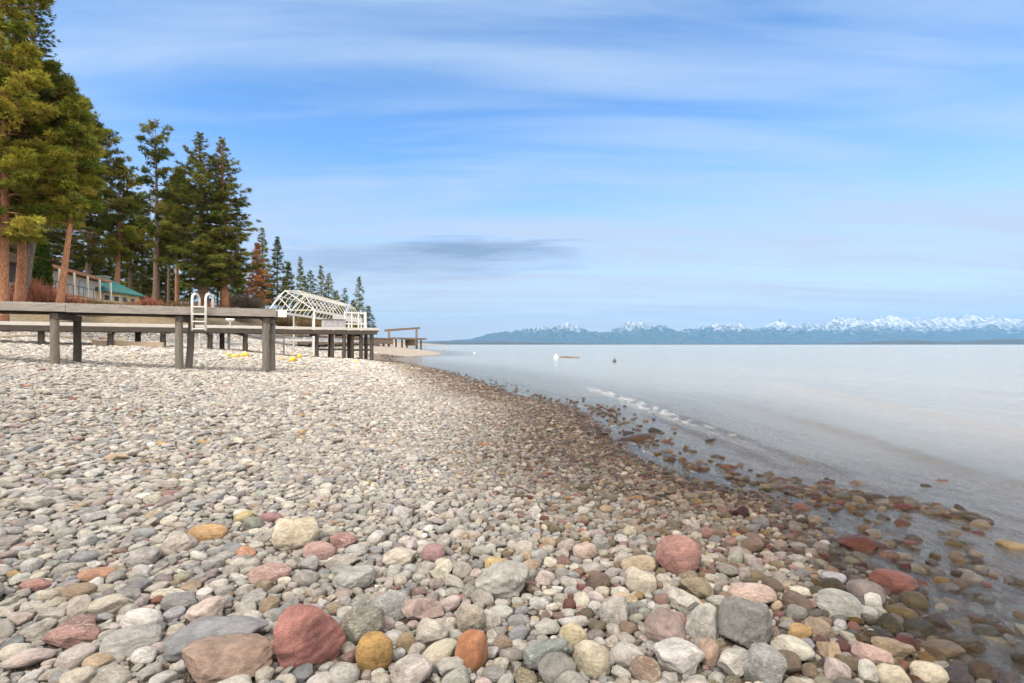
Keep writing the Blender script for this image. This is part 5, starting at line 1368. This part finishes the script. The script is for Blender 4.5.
# ------------------------------------------------------------------ camera, light, sky
def finish():
    cam = bpy.data.cameras.new('camera'); co = bpy.data.objects.new('camera', cam); COL.objects.link(co)
    cam.sensor_width = 36; cam.lens = 18; cam.shift_y = 3.0 / 1024; cam.clip_start = .05; cam.clip_end = 120000
    co.location = (0, 0, CH); co.rotation_euler = (R(90), 0, 0); SC.camera = co

    EL, AZ = 52, 215        # overcast sun, high behind the camera on the inland side
    sun = bpy.data.lights.new('sun', 'SUN'); so = bpy.data.objects.new('sun', sun); COL.objects.link(so)
    sun.energy = 1.5; sun.angle = R(10); sun.color = (1, .92, .81)
    dv = Vector((math.sin(R(AZ)) * math.cos(R(EL)), math.cos(R(AZ)) * math.cos(R(EL)), math.sin(R(EL))))
    so.rotation_euler = dv.to_track_quat('Z', 'Y').to_euler(); so.location = (0, 0, 50)

    w = bpy.data.worlds.new('World'); SC.world = w; w.use_nodes = True
    nt = w.node_tree; nt.nodes.clear(); g = N(nt)
    sky = g.n('ShaderNodeTexSky', sky_type='NISHITA', sun_disc=False, sun_elevation=R(EL), sun_rotation=R(AZ), altitude=900, air_density=1.0, dust_density=.6, ozone_density=1.6)
    dr = g.n('ShaderNodeTexCoord').outputs['Generated']
    s = g.n('ShaderNodeSeparateXYZ', {0: dr}); sx, sy, sz = s.outputs
    zz = g.math('ADD', g.math('MAXIMUM', sz, 0.0), .09)
    pl = g.n('ShaderNodeCombineXYZ', {0: g.math('DIVIDE', sx, zz), 1: g.math('DIVIDE', sy, zz), 2: 0.0}).outputs[0]
    v1 = g.map(pl, (.55, 2.6, 1), (0, 0, R(13)))
    n1 = g.noise(v1, 1.0, 7, .55, .5).outputs[0]
    v2 = g.map(pl, (.22, .9, 1), (0, 0, R(9)), (3.1, 1.7, 0))
    n2 = g.noise(v2, 1.0, 5, .5, .3).outputs[0]
    cl = g.rng(g.math('ADD', g.math('MULTIPLY', n1, .55), g.math('MULTIPLY', n2, .45)), .40, .60, .0, .85)
    c = g.mix(cl, g.mix(1.0, sky.outputs[0], SKYT, 'MULTIPLY'), CLOUD)
    c = g.mix(g.rng(sz, 0.0, .34, .98, 0.0), c, HORIZ)
    # grey lens shaped cloud low over the piers
    yy = g.math('MAXIMUM', sy, .05)
    u = g.math('DIVIDE', sx, yy); vv = g.math('DIVIDE', sz, yy)
    wv = g.n('ShaderNodeCombineXYZ', {0: g.math('MULTIPLY', u, 6.0), 1: g.math('MULTIPLY', vv, 60.0), 2: 0.0}).outputs[0]
    nn = g.noise(wv, 1.0, 6, .6, .6).outputs[0]
    def lens(cu, cv, ru, rv, hard, k):
        a = g.math('DIVIDE', g.math('SUBTRACT', u, cu), ru); b = g.math('DIVIDE', g.math('SUBTRACT', vv, cv), rv)
        q = g.math('SQRT', g.math('ADD', g.math('POWER', a, 2.0), g.math('POWER', b, 2.0)))
        q = g.math('ADD', q, g.math('MULTIPLY', g.math('SUBTRACT', nn, .5), 1.7))
        return g.math('MULTIPLY', g.rng(q, hard, 1.0, 1, 0), k)
    m_ = g.math('MAXIMUM', lens(-.09, .184, .27, .031, .2, .85), lens(-.22, .165, .42, .045, .0, .6))
    m_ = g.math('MULTIPLY', m_, g.math('GREATER_THAN', sy, .06))
    c = g.mix(m_, c, GREYC)
    # warm overcast added overhead and behind the camera, out of view, as fill light
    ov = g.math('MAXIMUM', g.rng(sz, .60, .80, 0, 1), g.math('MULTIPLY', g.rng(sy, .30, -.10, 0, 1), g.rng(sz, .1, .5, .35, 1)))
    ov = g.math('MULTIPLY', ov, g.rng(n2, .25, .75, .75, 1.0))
    c = g.mix(ov, c, OVER_FILL)
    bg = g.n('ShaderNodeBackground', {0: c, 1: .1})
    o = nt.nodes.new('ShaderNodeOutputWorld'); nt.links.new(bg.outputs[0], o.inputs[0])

    if HAZE:
        b = MB(); b.box((6000, 9950, 548), (60000, 20100, 1124)); 
        m, hn = new_mat('haze_air'); h = N(hn)
        pv = h.n('ShaderNodeVolumePrincipled', {'Color': HAZE_COL, 'Density': HAZE, 'Anisotropy': .0}); h.out(None, pv.outputs[0])
        ho = b.build('haze', m); setk(ho, 'thin blue air over the lake', kind='stuff')

    SC.view_settings.view_transform = 'Standard'; SC.view_settings.look = 'None'; SC.view_settings.gamma = 1; SC.view_settings.exposure = EXPO
    SC.view_settings.use_curve_mapping = False
    SC.cycles.use_denoising = True
    SC.cycles.volume_bounces = 1; SC.cycles.max_bounces = 8; SC.cycles.transparent_max_bounces = 12
CLOUD = (1.52, 1.98, 2.64, 1); HORIZ = (1.88, 1.80, 1.80, 1); OVER_FILL = (12.6, 11.5, 10.2, 1); SKYT = (.44, .605, .73, 1); GREYC = (.70, .97, 1.42, 1); EXPO = 1.9; HAZE = 3.3e-5; HAZE_COL = (.13, .33, .62, 1)
finish()
